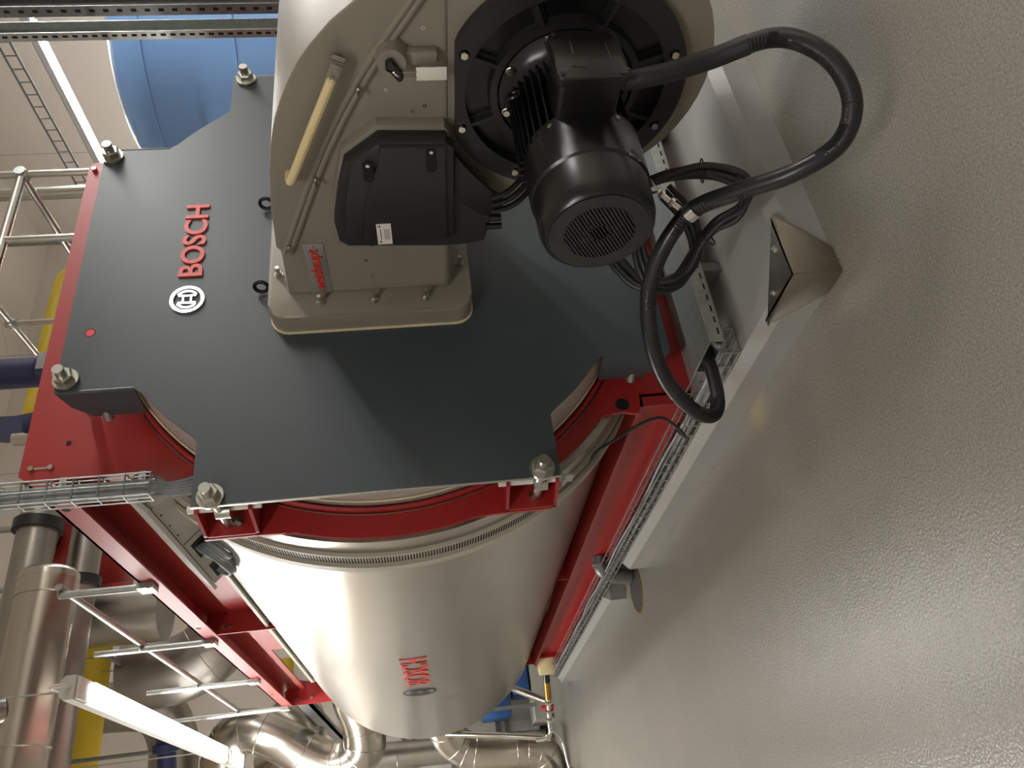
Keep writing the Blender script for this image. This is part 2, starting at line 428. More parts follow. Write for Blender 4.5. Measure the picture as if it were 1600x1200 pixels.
for x, s in ((CX-.640, -1), (CX+.640, 1)):
    flange(x, CZ+.885, CZ+1.165, s).build('cover_flange', 'anth', cover)
    flange(x, CZ-.885, CZ-1.165, s).build('cover_flange', 'anth', cover)
for x in (CX-1.14, CX+1.14):
    MB().box((x-.0015, 2.4995, CZ-.64), (x+.0015, 2.5125, CZ+.64)).build('cover_edge', 'anth_edge', cover)
b = MB(); b.cyl((1.885, 2.4995, 2.545), (1.885, 2.5005, 2.545), .018, 20); b.build('sight_hole', 'redl', cover, label='round hole showing red behind')
b = MB(); b.torus((1.885, 2.5, 2.545), (0, 1, 0), .018, .0015, 20, 5); b.build('hole_rim', 'dark', cover)
# swing bolts
def swing(x, z, horiz):
    bb = MB(); bb.cyl((x, 2.418, z), (x, 2.74, z), .020, 16, cap=True); st = bb.build('stud', 'zinc', boil)
    bb = MB(); bb.cyl((x, 2.486, z), (x, 2.50, z), .046, 24); bb.build('washer', 'zinc', st)
    bb = MB(); bb.nut((x, 2.487, z), (0, -1, 0), .037, .034, random.random()); bb.build('nut', 'zinc', st, smooth=15)
sw = [(CX-.590, CZ+1.127, 0), (CX+.590, CZ+1.127, 0), (CX-1.108, CZ+.575, 1), (CX-1.108, CZ-.575, 1), (CX+1.105, CZ+.575, 1), (CX+1.105, CZ-.575, 1)]
for q in sw: swing(*q)
# hinge brackets on the left arm
for zc, zs in ((2.028, 1), (.918, -1)):
    bb = MB()
    for z in (zc-.10, zc+.085):
        bb.prism([(1.107, 2.76), (1.107, 2.735), (1.14, 2.60), (1.26, 2.58), (1.26, 2.76)], FXY, z, z+.012)
    bb.box((1.107, 2.745, zc-.10), (1.27, 2.76, zc+.095))
    br = bb.build('hinge_bracket', 'red', boil, smooth=0)
    bb = MB(); bb.cyl((1.165, 2.62, zc-.13), (1.165, 2.62, zc+.125), .014, 14); bb.build('hinge_pin', 'white', br)
    zz = zc+(.0 if zs > 0 else -.03)
    bb = MB(); bb.cyl((1.153, 2.62, zz-.026), (1.153, 2.62, zz+.026), .030, 18); bb.build('eye_bolt', 'zinc', br)
    bb = MB(); bb.cyl((1.155, 2.745, zc-.02), (1.155, 2.735, zc-.02), .02, 16); bb.nut((1.155, 2.736, zc-.02), (0, -1, 0), .015, .014); bb.cyl((1.155, 2.72, zc-.02), (1.155, 2.71, zc-.02), .008, 10)
    bb.build('bracket_nut', 'steel', br)
bb = MB(); bb.box((1.12, 2.54, .805), (1.15, 2.60, .812)); bb.box((1.138, 2.545, .77), (1.146, 2.6, .81)); bb.build('hinge_tab', 'galv', boil)
# small tubes behind the flanges
for z in (2.51, .43):
    MB().cyl((CX-.62, 2.64, z), (CX-.645, 2.7, z), .02, 12).build('flange_roller', 'galv', boil)
# base rails (I section)
for s in (-1, 1):
    f = (lambda x: x) if s < 0 else mir
    bx = lambda b, x0, x1, y0, y1, z0, z1: b.box((min(f(x0), f(x1)), y0, z0), (max(f(x0), f(x1)), y1, z1))
    b = MB(); bx(b, 1.525, 1.665, 2.776, 7.9, .153, .175); bx(b, 1.525, 1.665, 2.776, 7.9, .375, .395); bx(b, 1.575, 1.59, 2.776, 7.9, .17, .38)
    bx(b, 1.53, 1.66, 7.60, 7.612, .17, .38); bx(b, 1.53, 1.66, 2.776, 2.79, .153, .395)
    rail = b.build('base_rail', 'red', boil, smooth=0)
# saddle plates between rail and vessel
for y, tip in ((5.15, 5.2), (7.85, 7.9)):
    for s in (-1, 1):
        f = (lambda x: x) if s < 0 else mir
        pts = [(1.535, .395), (1.535, .475)] + [(CX-1.223*math.cos(a), CZ-1.223*math.sin(a)) for a in [.90+.36*k/6 for k in range(7)]] + [(1.9, .29), (1.9, .20), (1.665, .20), (1.665, .395)]
        pts = [(f(x), z) for x, z in pts]
        b = MB(); b.prism(pts, FXZ, y, y+.015); sd = b.build('saddle_plate', 'red', boil, smooth=0)
        b = MB(); hx = f(1.60); b.cyl((hx, y-.002, .455), (hx, y+.001, .455), .02, 18); b.build('round_hole', 'dark' if y < 6 else 'cabgrey', sd)
MB().box((1.9, 7.85, .20), (2.62, 7.865, .29)).build('cross_beam', 'red', boil, smooth=0)
# walkway beams on top
for s in (-1, 1):
    f = (lambda x: x) if s < 0 else mir
    def bx(b, x0, x1, y0, y1, z0, z1): b.box((min(f(x0), f(x1)), y0, z0), (max(f(x0), f(x1)), y1, z1))
    b = MB(); bx(b, 1.405, 1.417, 2.775, 7.86, 2.715, 2.815); bx(b, 1.405, 1.60, 2.775, 7.86, 2.803, 2.815)
    bx(b, 1.55, 1.562, 2.775, 6.25, 2.44, 2.81); bx(b, 1.55, 1.562, 6.25, 7.86, 2.60, 2.81)
    bm_ = b.build('walkway_beam', 'red', boil, smooth=0)
    for y in (3.05, 4.95, 7.2):
        bb = MB(); bb.cyl((f(1.4045), y, 2.775), (f(1.4055), y, 2.775), .017, 18); bb.build('beam_hole', 'dark', bm_)
for y in (5.15, 7.85):
    for s in (-1, 1):
        f = (lambda x: x) if s < 0 else mir
        pts = [(1.41, 2.785), (1.41, 2.33), (1.442, 2.355)] + [(CX-1.223*math.cos(a), CZ+1.223*math.sin(a)) for a in [.845+.155*k/5 for k in range(6)]] + [(1.66, 2.785)]
        b = MB(); b.prism([(f(x), z) for x, z in pts], FXZ, y, y+.014); bk = b.build('support_bracket', 'red', boil, smooth=0)
        bb = MB()
        for x, z in ((1.455, 2.68), (1.455, 2.64)) + (((1.46, 2.54),) if y > 6 else ()): bb.nut((f(x), y, z), (0, -1, 0), .016, .016)
        bb.build('bracket_bolts', 'steel', bk)
# cream cable duct along the vessel's shoulder
b = MB(); b.box((1.425, 2.95, 2.39), (1.475, 7.0, 2.41)); b.build('cable_duct', 'cream', boil, smooth=0)
# letters on the door cover
text_mesh('BOSCH', 'cover_lettering', lambda u, v, d: V((2.134+u, 2.4995-d, 2.149+v)), 'redl', cover, .397, .096, .008, .022, label='red raised letters')
b = MB(); lx, lz = 2.015, 2.197
plate_with_hole(b, circ(lx, lz, .066, 48), circ(lx, lz, .054, 48), FXZ, 2.4995, 2.490)
b.build('emblem_ring', 'chrome', cover, smooth=0)
def emblem(b, cx, cz, R, f, a, c, th=.5):
    """armature: two curved caps with two bars between them, standing upright"""
    for s in (-1, 1):
        pts = [(cx+s*R*math.cos(t), cz+R*math.sin(t)) for t in [-1.0+2.0*k/10 for k in range(11)]]
        pts += [(cx+s*R*.42, cz+R*.62), (cx+s*R*.42, cz-R*.62)]
        if s < 0: pts = pts[::-1]
        # leave the cap open inside
        arcp = [(cx+s*R*math.cos(t), cz+R*math.sin(t)) for t in [-1.0+2.0*k/10 for k in range(11)]]
        arci = [(cx+s*R*.72*math.cos(t), cz+R*.72*math.sin(t)) for t in [-.55+1.1*k/8 for k in range(9)]]
        for k in range(10):
            k2 = k*8/10; i = int(k2)
            q = [arcp[k], arcp[k+1], (cx+s*R*.80*math.cos(-.95+1.9*(k+1)/10), cz+R*.80*math.sin(-.95+1.9*(k+1)/10)), (cx+s*R*.80*math.cos(-.95+1.9*k/10), cz+R*.80*math.sin(-.95+1.9*k/10))]
            b.prism(q, f, a, c)
        b.prism([(cx+s*R*.30, cz-R*.74), (cx+s*R*.48, cz-R*.74), (cx+s*R*.48, cz+R*.74), (cx+s*R*.30, cz+R*.74)], f, a, c)
    for s in (-1, 1):
        b.prism([(cx-R*.34, cz+s*R*.34-R*.07), (cx+R*.34, cz+s*R*.34-R*.07), (cx+R*.34, cz+s*R*.34+R*.07), (cx-R*.34, cz+s*R*.34+R*.07)], f, a, c)
b = MB(); emblem(b, lx, lz, .046, FXZ, 2.4995, 2.490); b.build('emblem_armature', 'chrome', cover, smooth=0)
# lettering and emblem on the jacket
def fcyl(u, v, d):   # u along the boiler (towards the viewer), v height above the axis line
    a = v/1.222; r = 1.2225+d
    return V((CX-r*math.cos(a), 5.55-u, CZ+r*math.sin(a)))
text_mesh('BOSCH', 'jacket_lettering', lambda u, v, d: fcyl(u, v-.083, d), 'redl', vessel, .80, .166, .004, .012, label='red printed letters')
b = MB(); f2 = lambda u, v, w: fcyl(u, v, w)
plate_with_hole(b, circ(-.29, 0, .120, 40), circ(-.29, 0, .106, 40), f2, .001, .003)
emblem(b, -.29, 0, .088, f2, .001, .003)
b.build('jacket_emblem', 'mark', vessel, smooth=0)
# sensor cable from the jacket down to the tray
b = MB(); b.tube([(1.36, 2.93, .62), (1.373, 2.84, .589), (1.394, 2.80, .52), (1.43, 2.74, .41), (1.437, 2.72, .33), (1.404, 2.75, .266), (1.375, 2.793, .222), (1.43, 2.83, .235), (1.47, 2.85, .215)], .0065, 8)
b.build('sensor_cable', 'rubber', cat='cable', label='thin dark cable looping from the slotted ring down to the mesh tray')

# ------------------------------------------------------------------ BURNER
bu = thing('burner', 'grey beige forced draught burner with black motor bolted to the boiler door', 'burner', (2.26, 2.4, 1.0))
b = MB(); b.prism(rrect(1.822, 1.076, 2.70, 1.862, .07), FXZ, 2.492, 2.40, .012); fl = b.build('mounting_flange', 'beige', bu)
b = MB(); b.prism(rrect(1.817, 1.071, 2.705, 1.867, .072), FXZ, 2.4995, 2.490); b.build('flange_gasket', 'beige_edge', fl)
for x, z in ((1.882, 1.663), (1.882, 1.459), (1.882, 1.259), (2.035, 1.824), (2.042, 1.112), (2.48, 1.824), (2.48, 1.112), (2.64, 1.66), (2.64, 1.459), (2.64, 1.26)):
    bb = MB(); bb.cyl((x, 2.40, z), (x, 2.394, z), .017, 16); bb.nut((x, 2.395, z), (0, -1, 0), .0135, .014); bb.cyl((x, 2.385, z), (x, 2.352, z), .0085, 10)
    bb.build('flange_stud', 'steel', fl)
# housing, drawn in side view (y, z)
side = [(2.40, 1.155), (2.40, 1.785), (2.1, 1.765), (1.90, 1.745), (1.742, 1.717), (1.64, 1.692), (1.55, 1.664), (1.48, 1.633), (1.414, 1.598), (1.36, 1.564), (1.316, 1.530), (1.243, 1.462), (1.18, 1.385), (1.12, 1.29), (1.08, 1.15)]
def solid(poly, x0, x1, bev, name, mtl, parent, lbl=None, seg=4):
    bb = MB(); va = [bb.b.verts.new((x0, y, z)) for y, z in poly]; vb = [bb.b.verts.new((x1, y, z)) for y, z in poly]
    fa = bb.face(va); fb = bb.face(vb[::-1])
    for k in range(len(poly)): bb.face([va[k], va[(k+1) % len(poly)], vb[(k+1) % len(poly)], vb[k]])
    bmesh.ops.recalc_face_normals(bb.b, faces=bb.b.faces)
    bmesh.ops.bevel(bb.b, geom=list(set(fa.edges) | set(fb.edges)), offset=bev, segments=seg, affect='EDGES', profile=.5, clamp_overlap=True)
    return bb.build(name, mtl, parent, lbl, smooth=50)
hs = solid(side, 1.925, 2.595, .03, 'burner_housing', 'beige', bu)
# lid over the upper front, with its lip along the seam
seam = [(2.135, 1.752), (1.7, 1.566), (1.426, 1.418), (1.197, 1.262), (1.02, 1.135)]
lidp = [(2.135, 1.752)] + [(2.1, 1.773), (1.90, 1.752), (1.742, 1.724), (1.64, 1.70), (1.55, 1.672), (1.48, 1.641), (1.414, 1.606), (1.36, 1.572), (1.316, 1.538), (1.243, 1.47), (1.18, 1.392), (1.11, 1.29), (1.05, 1.17), (1.02, 1.135)] + seam[::-1][1:-1]
def shift(poly, d):  return poly
lid = solid(lidp, 1.908, 2.612, .016, 'burner_lid', 'beige', bu)
for k, o in ((0, .0), (1, -.022)):
    b = MB(); b.tube([(1.914+.004*k, y+.010*(-o/.022), z+o*.8) for y, z in seam], .012, 10, 6); b.build('lid_lip', 'beige', lid)
for y, z in ((1.455, 1.415), (1.79, 1.585), (2.10, 1.725)):
    bb = MB(); bb.cyl((1.90, y, z), (1.885, y+.004, z), .007, 8); bb.torus((1.893, y-.01, z+.004), (0, .5, 1), .008, .003, 12, 5); bb.build('lid_catch', 'steel', lid)
b = MB(); b.tube([(1.862, 1.372, 1.480), (1.856, 1.385, 1.487), (1.852, 1.40, 1.494), (1.850, 1.58, 1.581), (1.852, 1.72, 1.647), (1.868, 1.755, 1.663), (1.91, 1.76, 1.666)], .014, 10, 6)
for v in b.b.verts: pass
b.build('lid_handle', 'hndl', lid, label='ivory bar handle')
b = MB(); b.obox((1.857, 1.372, 1.480), ((1, 0, 0), (0, .9, .43), (0, -.43, .9)), (.006, .040, .017), .004); b.obox((1.885, 1.338, 1.464), ((.8, .55, .26), (0, .9, .43), (0, -.43, .9)), (.032, .008, .017), .003); b.cyl((1.852, 1.373, 1.482), (1.846, 1.373, 1.482), .008, 10); b.build('handle_end', 'beige', lid)
# latch
b = MB(); b.cyl((1.925, 1.345, 1.318), (1.870, 1.345, 1.318), .048, 28, .040); b.box((1.895, 1.33, 1.19), (1.925, 1.372, 1.30), .006); b.build('latch_hub', 'beige', hs)
b = MB(); b.prism([(1.345+.0, 1.335)] + [(1.345+.018*math.cos(t), 1.318+.018*math.sin(t)) for t in [PI*.1+PI*.95*k/8 for k in range(9)]] + [(1.378+.015*math.cos(t), 1.302+.015*math.sin(t)) for t in [PI*1.1+PI*.9*k/8 for k in range(9)]], FYZ, 1.872, 1.850, .004)
b.build('latch_knob', 'black', hs)
b = MB(); b.tube([(1.862, 1.352, 1.322), (1.85, 1.362, 1.312), (1.85, 1.372, 1.300), (1.862, 1.372, 1.296)], .0035, 6, 4); b.build('seal_ring', 'chrome', hs)
tagp = MB(); tagp.box((1.868, 1.360, 1.166), (1.872, 1.402, 1.252), .0015)
tg = tagp.build('hang_tag', 'white', cat='tag', label='blank white tag hanging by two wires from the burner latch')
b = MB()
for y in (1.372, 1.390):
    b.cyl((1.868, y, 1.249), (1.862, y-.003, 1.300), .0013, 5)
o_ = b.build('tag_wires', 'steel', tg)
for (y, z) in ((1.276, 1.226), (1.275, 1.43), (1.53, 1.23), (1.55, 1.268), (1.80, 1.555), (2.13, 1.44), (2.21, 1.47), (2.30, 1.455), (1.47, 1.34)):
    MB().lathe((1.925, y, z), (-1, 0, 0), [(0, .006), (.003, .006), (.003, .003), (.001, .0028)], 10).build('panel_screw', 'steel', hs)
# badge
b = MB(); b.box((1.921, 2.106, 1.613), (1.9245, 2.381, 1.685), .001); bd = b.build('brand_badge', 'plate', bu)
text_mesh('weishaupt', 'badge_lettering', lambda u, v, d: V((1.921-d, 2.355-u, 1.622+v)), 'redl', bd, .222, .054, .004, .004, label='red letters')
b = MB(); b.box((1.919, 2.362, 1.646), (1.9215, 2.374, 1.649)); b.box((1.919, 2.115, 1.646), (1.9215, 2.132, 1.649)); b.build('badge_dashes', 'redl', bd)
# fan volute below
def vol(n=48):
    out = []
    for k in range(n):
        t = 2*PI*k/n                       # from the back, downwards and round to the front
        y = math.cos(t); z = -math.sin(t)
        r = .405+.09*min(1, max(0, (t-.4)/(PI-.4))) if t < PI else .49
        out.append((1.477+r*y, .812+r*z*1.0))
    return out
vo = [p for p in vol() if p[1] < 1.165]
vo = sorted(vo, key=lambda p: math.atan2(p[1]-.812, p[0]-1.477))
ang = [math.atan2(p[1]-.812, p[0]-1.477) for p in vo]
vlt = solid([(1.89, 1.16)] + [p for p in sorted(vo, key=lambda p: -((math.atan2(p[1]-.812, p[0]-1.477)-PI/2) % (2*PI)) )] + [(1.05, 1.16)], 1.935, 2.56, .05, 'fan_volute', 'beige', bu)
# black motor flange: flat-topped disc with pockets and ribs
MY, MZ = 1.477, .812
def clipd(r, top): return [(MY+r*math.cos(2*PI*k/72), min(MZ+r*math.sin(2*PI*k/72), MZ+top)) for k in range(72)]
b = MB(); b.prism(clipd(.352, .322), FYZ, 1.94, 1.931); mf = b.build('motor_flange', 'pocket', bu, smooth=30)
b = MB(); plate_with_hole(b, clipd(.365, .328), circ(MY, MZ, .300, 72), FYZ, 1.932, 1.899); b.build('flange_rim', 'blackm', mf, smooth=30)
b = MB(); b.lathe((1.932, MY, MZ), (-1, 0, 0), [(0, .232), (.030, .226), (.030, .205), (.004, .203)], 64)
for k in range(8):
    a = PI/8+k*PI/4; e = V((0, math.cos(a), math.sin(a))); t = V((0, -math.sin(a), math.cos(a)))
    b.obox(V((1.917, MY, MZ))+e*.263, ((1, 0, 0), e, t), (.014, .042, .006)); b.obox(V((1.928, MY, MZ))+e*.263, ((1, 0, 0), e, t), (.004, .042, .016))
b.build('flange_ribs', 'blackm', mf)
for k in range(8):
    a = math.atan2(1.117-MZ, 1.343-MY)+k*PI/4
    y, z = MY+.331*math.cos(a), MZ+.331*math.sin(a)
    bb = MB(); bb.cyl((1.902, y, z), (1.899, y, z), .015, 14); bb.nut((1.90, y, z), (-1, 0, 0), .0125, .011); bb.build('flange_bolt', 'steel', mf)
# motor
mo = MB().lathe((1.918, MY, MZ), (-1, 0, 0), [(0, .20), (.012, .198), (.02, .17), (.05, .145), (.06, .142), (.08, .122), (.33, .122)], 48).build('motor_body', 'black', bu)
for k in range(8):
    a = math.atan2(.896-MZ, 1.256-MY)+PI/4*k*1.0
    y, z = MY+.186*math.cos(a), MZ+.186*math.sin(a)
    bb = MB(); bb.cyl((1.906, y, z), (1.90, y, z), .014, 14); bb.nut((1.902, y, z), (-1, 0, 0), .012, .012); bb.build('motor_bolt', 'steel', mo)
for k in range(4):
    a = .35+k*PI/2+PI/4; e = V((0, math.cos(a), math.sin(a))); t = V((0, -math.sin(a), math.cos(a)))
    MB().prism([(0, 0), (.0, .05), (.09, .0)], lambda u, v, w_, e=e, t=t: V((1.90-u, MY, MZ))+e*(.135+v)+t*w_, -.004, .004).build('shield_rib', 'black', mo)
b = MB()
for k in range(44):
    a = 2*PI*k/44
    ro = .152+.022*max(0, math.sin(a+.3))+.010*max(0, math.cos(a))
    e = V((0, math.cos(a), math.sin(a))); t = V((0, -math.sin(a), math.cos(a)))
    if abs(((a-PI+PI) % (2*PI))-PI) < .42: continue          # terminal box side
    b.obox(V((1.735, MY, MZ))+e*(.118+ro)/2, ((1, 0, 0), e, t), (.128, (ro-.118)/2, .0028))
b.build('cooling_fins', 'black', mo)
b = MB(); b.torus((1.80, 1.405, .985), (.3, -.8, .4), .018, .006, 20, 8); b.build('lifting_eye', 'black', mo)
cw = MB().lathe((1.672, MY, MZ), (-1, 0, 0), [(.046, .158), (.05, .164), (.20, .164), (.206, .158), (.30, .156), (.325, .149), (.335, .138), (.333, .128)], 64).build('fan_cowl', 'black', mo)
b = MB(); plate_with_hole(b, circ(MY, MZ, .134, 56), circ(MY, MZ, .094, 56), FYZ, 1.342, 1.336)
b.cyl((1.342, MY, MZ), (1.336, MY, MZ), .027, 24)
d = V((0, math.cos(math.radians(47)), -math.sin(math.radians(47)))); q = V((0, d.z, -d.y))
d = V((0, math.cos(math.radians(-32)), math.sin(math.radians(-32)))); q = V((0, -d.z, d.y))
for k in range(-10, 11):
    o = k*.009; h = math.sqrt(max(.095**2-o*o, 0))
    if h < .01: continue
    b.obox(V((1.339, MY, MZ))+q*o, ((1, 0, 0), d, q), (.003, h, .0026))
b.build('cowl_grille', 'blackm', cw)
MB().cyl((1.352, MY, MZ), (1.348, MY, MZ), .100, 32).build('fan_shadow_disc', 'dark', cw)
b = MB()
for k in range(7):
    a = 2*PI*k/7; e = V((0, math.cos(a), math.sin(a))); t = V((.5, -math.sin(a), math.cos(a)))
    b.obox(V((1.346, MY, MZ))+e*.055, (e, t, e.cross(t)), (.035, .012, .0012))
b.build('fan_blades', 'blackm', cw)
for a in (2.45, 3.6, .9, -.6):
    y, z = MY+.163*math.cos(a), MZ+.163*math.sin(a)
    MB().cyl((1.60, MY+.159*math.cos(a), MZ+.159*math.sin(a)), (1.60, MY+.168*math.cos(a), MZ+.168*math.sin(a)), .007, 10).build('cowl_screw', 'steel', cw)
# rotation-arrow sticker on the cowl
a = 3.65
def onc(u, v, w_, a=a, r=.1625, x0=1.50): return V((x0-u, MY+(r+w_)*math.cos(a+v/r), MZ+(r+w_)*math.sin(a+v/r)))
b = MB(); b.prism([(0, 0), (.030, 0), (.030, .045), (0, .045)], onc, 0, .001); b.build('arrow_label', 'white', cw)
b = MB(); b.prism([(.010, .014), (.020, .014), (.020, .038), (.010, .038)], onc, .001, .002); b.prism([(.006, .016), (.015, .006), (.024, .016)], onc, .001, .002); b.build('arrow_mark', 'mark', cw)
# terminal box
b = MB(); b.prism(rrect(1.608, .742, 1.772, .902, .012), FXZ, 1.37, 1.225, .004); b.box((1.64, 1.33, .75), (1.76, 1.40, .88)); tb = b.build('terminal_box', 'black', mo)
b = MB(); b.prism(rrect(1.595, .731, 1.781, .913, .014), FXZ, 1.225, 1.200, .005); ld = b.build('box_lid', 'black', tb)
b = MB()
for x, z in ((1.61, .745), (1.61, .899), (1.767, .745), (1.767, .899)): b.cyl((x, 1.2005, z), (x, 1.196, z), .006, 10)
b.build('lid_screws', 'blackm', tb)
b = MB(); 
for p, q_ in (((1.74, .86), (1.69, .86)), ((1.735, .77), (1.66, .765)), ((1.64, .87), (1.635, .835)), ((1.69, .80), (1.685, .775))):
    b.cyl((p[0], 1.2, p[1]), (q_[0], 1.2, q_[1]), .0016, 6)
b.build('lid_embossing', 'blackm', tb)
# control box: raised beige rim then charcoal box with lid
rim = [(1.655, 1.492), (1.566, 1.378), (1.575, 1.175), (1.60, 1.158), (2.06, 1.160), (2.085, 1.30), (2.085, 1.554), (1.987, 1.563), (1.84, 1.542)]
b = MB(); b.prism(rim, FYZ, 1.93, 1.885, .010); cr = b.build('box_surround', 'beige', bu)
blk = [(1.67, 1.485), (1.582, 1.376), (1.591, 1.173), (1.643, 1.158), (1.68, 1.14), (1.723, 1.112), (1.775, 1.075), (1.825, 1.032), (1.86, 1.01), (1.93, 1.02), (2.05, 1.042), (2.062, 1.10), (2.065, 1.194), (2.047, 1.515), (2.019, 1.544), (1.925, 1.549), (1.782, 1.518)]
b = MB(); b.prism(blk, FYZ, 1.888, 1.848, .006); cb = b.build('control_box', 'boxb', bu, label='charcoal plastic control box with two screw pockets')
lidc = [(1.643, 1.469), (1.573, 1.373), (1.577, 1.176), (1.60, 1.150), (1.99, 1.150), (1.996, 1.477), (1.952, 1.513), (1.828, 1.498)]
b = MB(); b.prism(lidc, FYZ, 1.85, 1.815, .012); bl = b.build('box_cover', 'boxb', cb)
main = [(1.578, 1.372), (1.600, 1.374), (1.640, 1.380), (1.700, 1.395), (1.749, 1.418), (1.80, 1.432), (1.85, 1.443), (1.987, 1.456), (1.985, 1.176), (1.585, 1.176)]
b = MB(); b.prism(main, FYZ, 1.82, 1.800, .009); b.build('cover_panel', 'boxb', bl)
for (y, z, l) in ((1.67, 1.413, .04), (1.632, 1.221, .045)):
    pts = [(y+l+.016*math.cos(t)-.016, z+.017*math.sin(t)) for t in [-PI/2+PI*k/8 for k in range(9)]] + [(y-l, z+.015), (y-l, z-.015)]
    b = MB(); b.prism(pts, FYZ, 1.799, 1.7985); pk = b.build('screw_pocket', 'dark', bl)
    MB().cyl((1.80, y-l+.008, z), (1.792, y-l+.008, z), .006, 10).build('cover_screw', 'steel', pk)
b = MB(); b.box((1.797, 1.892, 1.362), (1.7995, 1.988, 1.410)); stk = b.build('warning_label', 'white', bl)
b = MB()
for k in range(5): b.box((1.7965, 1.915, 1.368+.004*k), (1.7972, 1.965, 1.3695+.004*k))
for y in (1.902, 1.975): b.prism([(y-.006, 1.397), (y+.006, 1.397), (y, 1.406)], FYZ, 1.797, 1.7965)
b.box((1.7965, 1.915, 1.396), (1.7972, 1.965, 1.3985)); b.build('label_print', 'mark', stk)
# lower cover arc by the motor flange and the three leads
b = MB(); b.prism([(1.64, 1.15), (1.72, 1.10), (1.80, 1.04), (1.85, .985), (1.90, .985), (1.92, 1.05), (1.86, 1.12), (1.80, 1.15)], FYZ, 1.86, 1.838, .004); b.build('lower_shroud', 'blackm', cb)
b = MB()
for k, (z, y) in enumerate(((.972, 1.80), (.985, 1.83), (.995, 1.86))):
    b.tube([(1.80, y, 1.03-.0*k), (1.80, y-.02, .99-.01*k), (1.79, y-.07, .955-.012*k), (1.76, y-.16, .925-.008*k), (1.74, y-.24, .90)], .009, 8, 6)
b.build('motor_leads', 'black', cb)
for p_, q_, r_ in (((1.84, 1.93, 1.03), (1.84, 1.93, .99), .014), ((1.84, 1.97, 1.04), (1.84, 1.97, .985), .012)): MB().cyl(p_, q_, r_, 12).build('cable_gland', 'black', cb)
# lifting eyes above the flange
for x in (2.033, 2.491):
    bb = MB(); bb.torus((x, 2.462, 1.905), (1, .15, 0), .026, .008, 28, 8); bb.cyl((x, 2.462, 1.858), (x, 2.462, 1.88), .010, 12); bb.build('eye_bolt', 'black', bu)

# ------------------------------------------------------------------ motor conduit
hp = [(1.665, 1.268, .745), (1.655, 1.25, .68), (1.662, 1.238, .600), (1.685, 1.22, .49), (1.670, 1.154, .365), (1.605, 1.125, .296), (1.521, 1.133, .239), (1.437, 1.180, .211), (1.384, 1.251, .235), (1.373, 1.329, .325), (1.418, 1.434, .431),
      (1.457, 1.540, .517), (1.421, 1.653, .582), (1.363, 1.786, .607), (1.274, 1.931, .581), (1.202, 2.049, .518), (1.150, 2.145, .419), (1.157, 2.200, .339), (1.237, 2.243, .286), (1.345, 2.262, .268), (1.46, 2.27, .266)]
co = thing('conduit_hose', 'thick black ribbed conduit looping from the motor terminal box to the floor duct', 'hose', (1.4, 1.6, .15))
path = crom(hp, 14)
def ribbed(pts, i0, i1, r, amp, name, mtl):
    # resample evenly so the ribs keep one pitch
    P = pts[i0:i1]; s_ = [0]
    for k in range(1, len(P)): s_.append(s_[-1]+(P[k]-P[k-1]).length)
    n = int(s_[-1]/.0021); out = []; j = 0
    for k in range(n+1):
        d_ = s_[-1]*k/n
        while j < len(s_)-2 and s_[j+1] < d_: j += 1
        t = (d_-s_[j])/max(1e-9, s_[j+1]-s_[j]); out.append(P[j].lerp(P[j+1], t))
    b = MB()
    b.tube(out, r, 14, 0, rad=lambda t, n=n: r+amp*(1 if int(round(t*n)) % 2 else -1))
    b.build(name, mtl, co, smooth=80)
N = len(path)
sp = 14*3+4
ribbed(path, sp, 14*18, .0245, .0009, 'ribbed_conduit', 'hose')
MB().tube(path[:sp+6:3], .0262, 16, 0).build('shrink_sleeve', 'rubber', co)
MB().tube(path[14*18-4::3], .0240, 16, 0).build('end_sleeve', 'rubber', co)
MB().lathe((1.665, 1.268, .745), (0, 0, -1), [(-.02, .03), (.0, .032), (.02, .032), (.025, .026)], 20).build('gland_nut', 'black', co)
# strap that ties conduit to the coil
b = MB(); c0 = V((1.457, 1.540, .517)); tn = (V(hp[12])-V(hp[10])).normalized()
b.lathe(c0-tn*.014, tn, [(0, .026), (0, .0285), (.028, .0285), (.028, .026)], 28); b.build('hose_clamp', 'steel', co, label='bright steel clamp band')
b = MB(); b.tube([(1.475, 1.545, .545), (1.50, 1.535, .575), (1.525, 1.525, .60)], .008, 8, 4); b.nut((1.49, 1.54, .56), (.6, -.2, .7), .013, .012); b.nut((1.512, 1.53, .587), (.6, -.2, .7), .012, .012)
b.tube([(1.525, 1.525, .60), (1.545, 1.50, .625), (1.575, 1.50, .64)], .0035, 6, 4); b.tube([(1.525, 1.525, .60), (1.55, 1.55, .61), (1.575, 1.50, .64)], .0035, 6, 4)
b.build('clamp_link', 'steel', co)

# ------------------------------------------------------------------ coiled cables
ck = thing('cable_coil', 'coil of black burner cables hanging in front of the galvanised duct', 'cable coil', (1.7, 1.95, .16))
loopA = [(1.74, 1.72, .60), (1.719, 1.68, .548), (1.718, 1.648, .484), (1.708, 1.618, .392), (1.669, 1.606, .304), (1.627, 1.626, .264), (1.584, 1.679, .288), (1.58, 1.737, .35), (1.563, 1.812, .395), (1.526, 1.90, .441), (1.545, 1.961, .535), (1.608, 1.932, .605), (1.637, 1.861, .644), (1.67, 1.779, .621)]
for j in range(6):
    o = V((.012*(j % 3)-.012, .010*j-.02, .014*(j//3)-.006*(j % 2))); pts = []
    for i, p in enumerate(loopA): pts.append(V(p)+o*(1+.6*math.sin(i*.9+j))+V((random.uniform(-.003, .003), 0, random.uniform(-.004, .004))))
    MB().tube(pts, .010, 8, 6).build('cable', 'rubber', ck)
loopB = [(1.775, 1.752, .466), (1.696, 1.791, .40), (1.616, 1.859, .369), (1.54, 1.91, .407), (1.522, 1.931, .482), (1.543, 1.903, .538), (1.627, 1.856, .562), (1.712, 1.80, .534)]
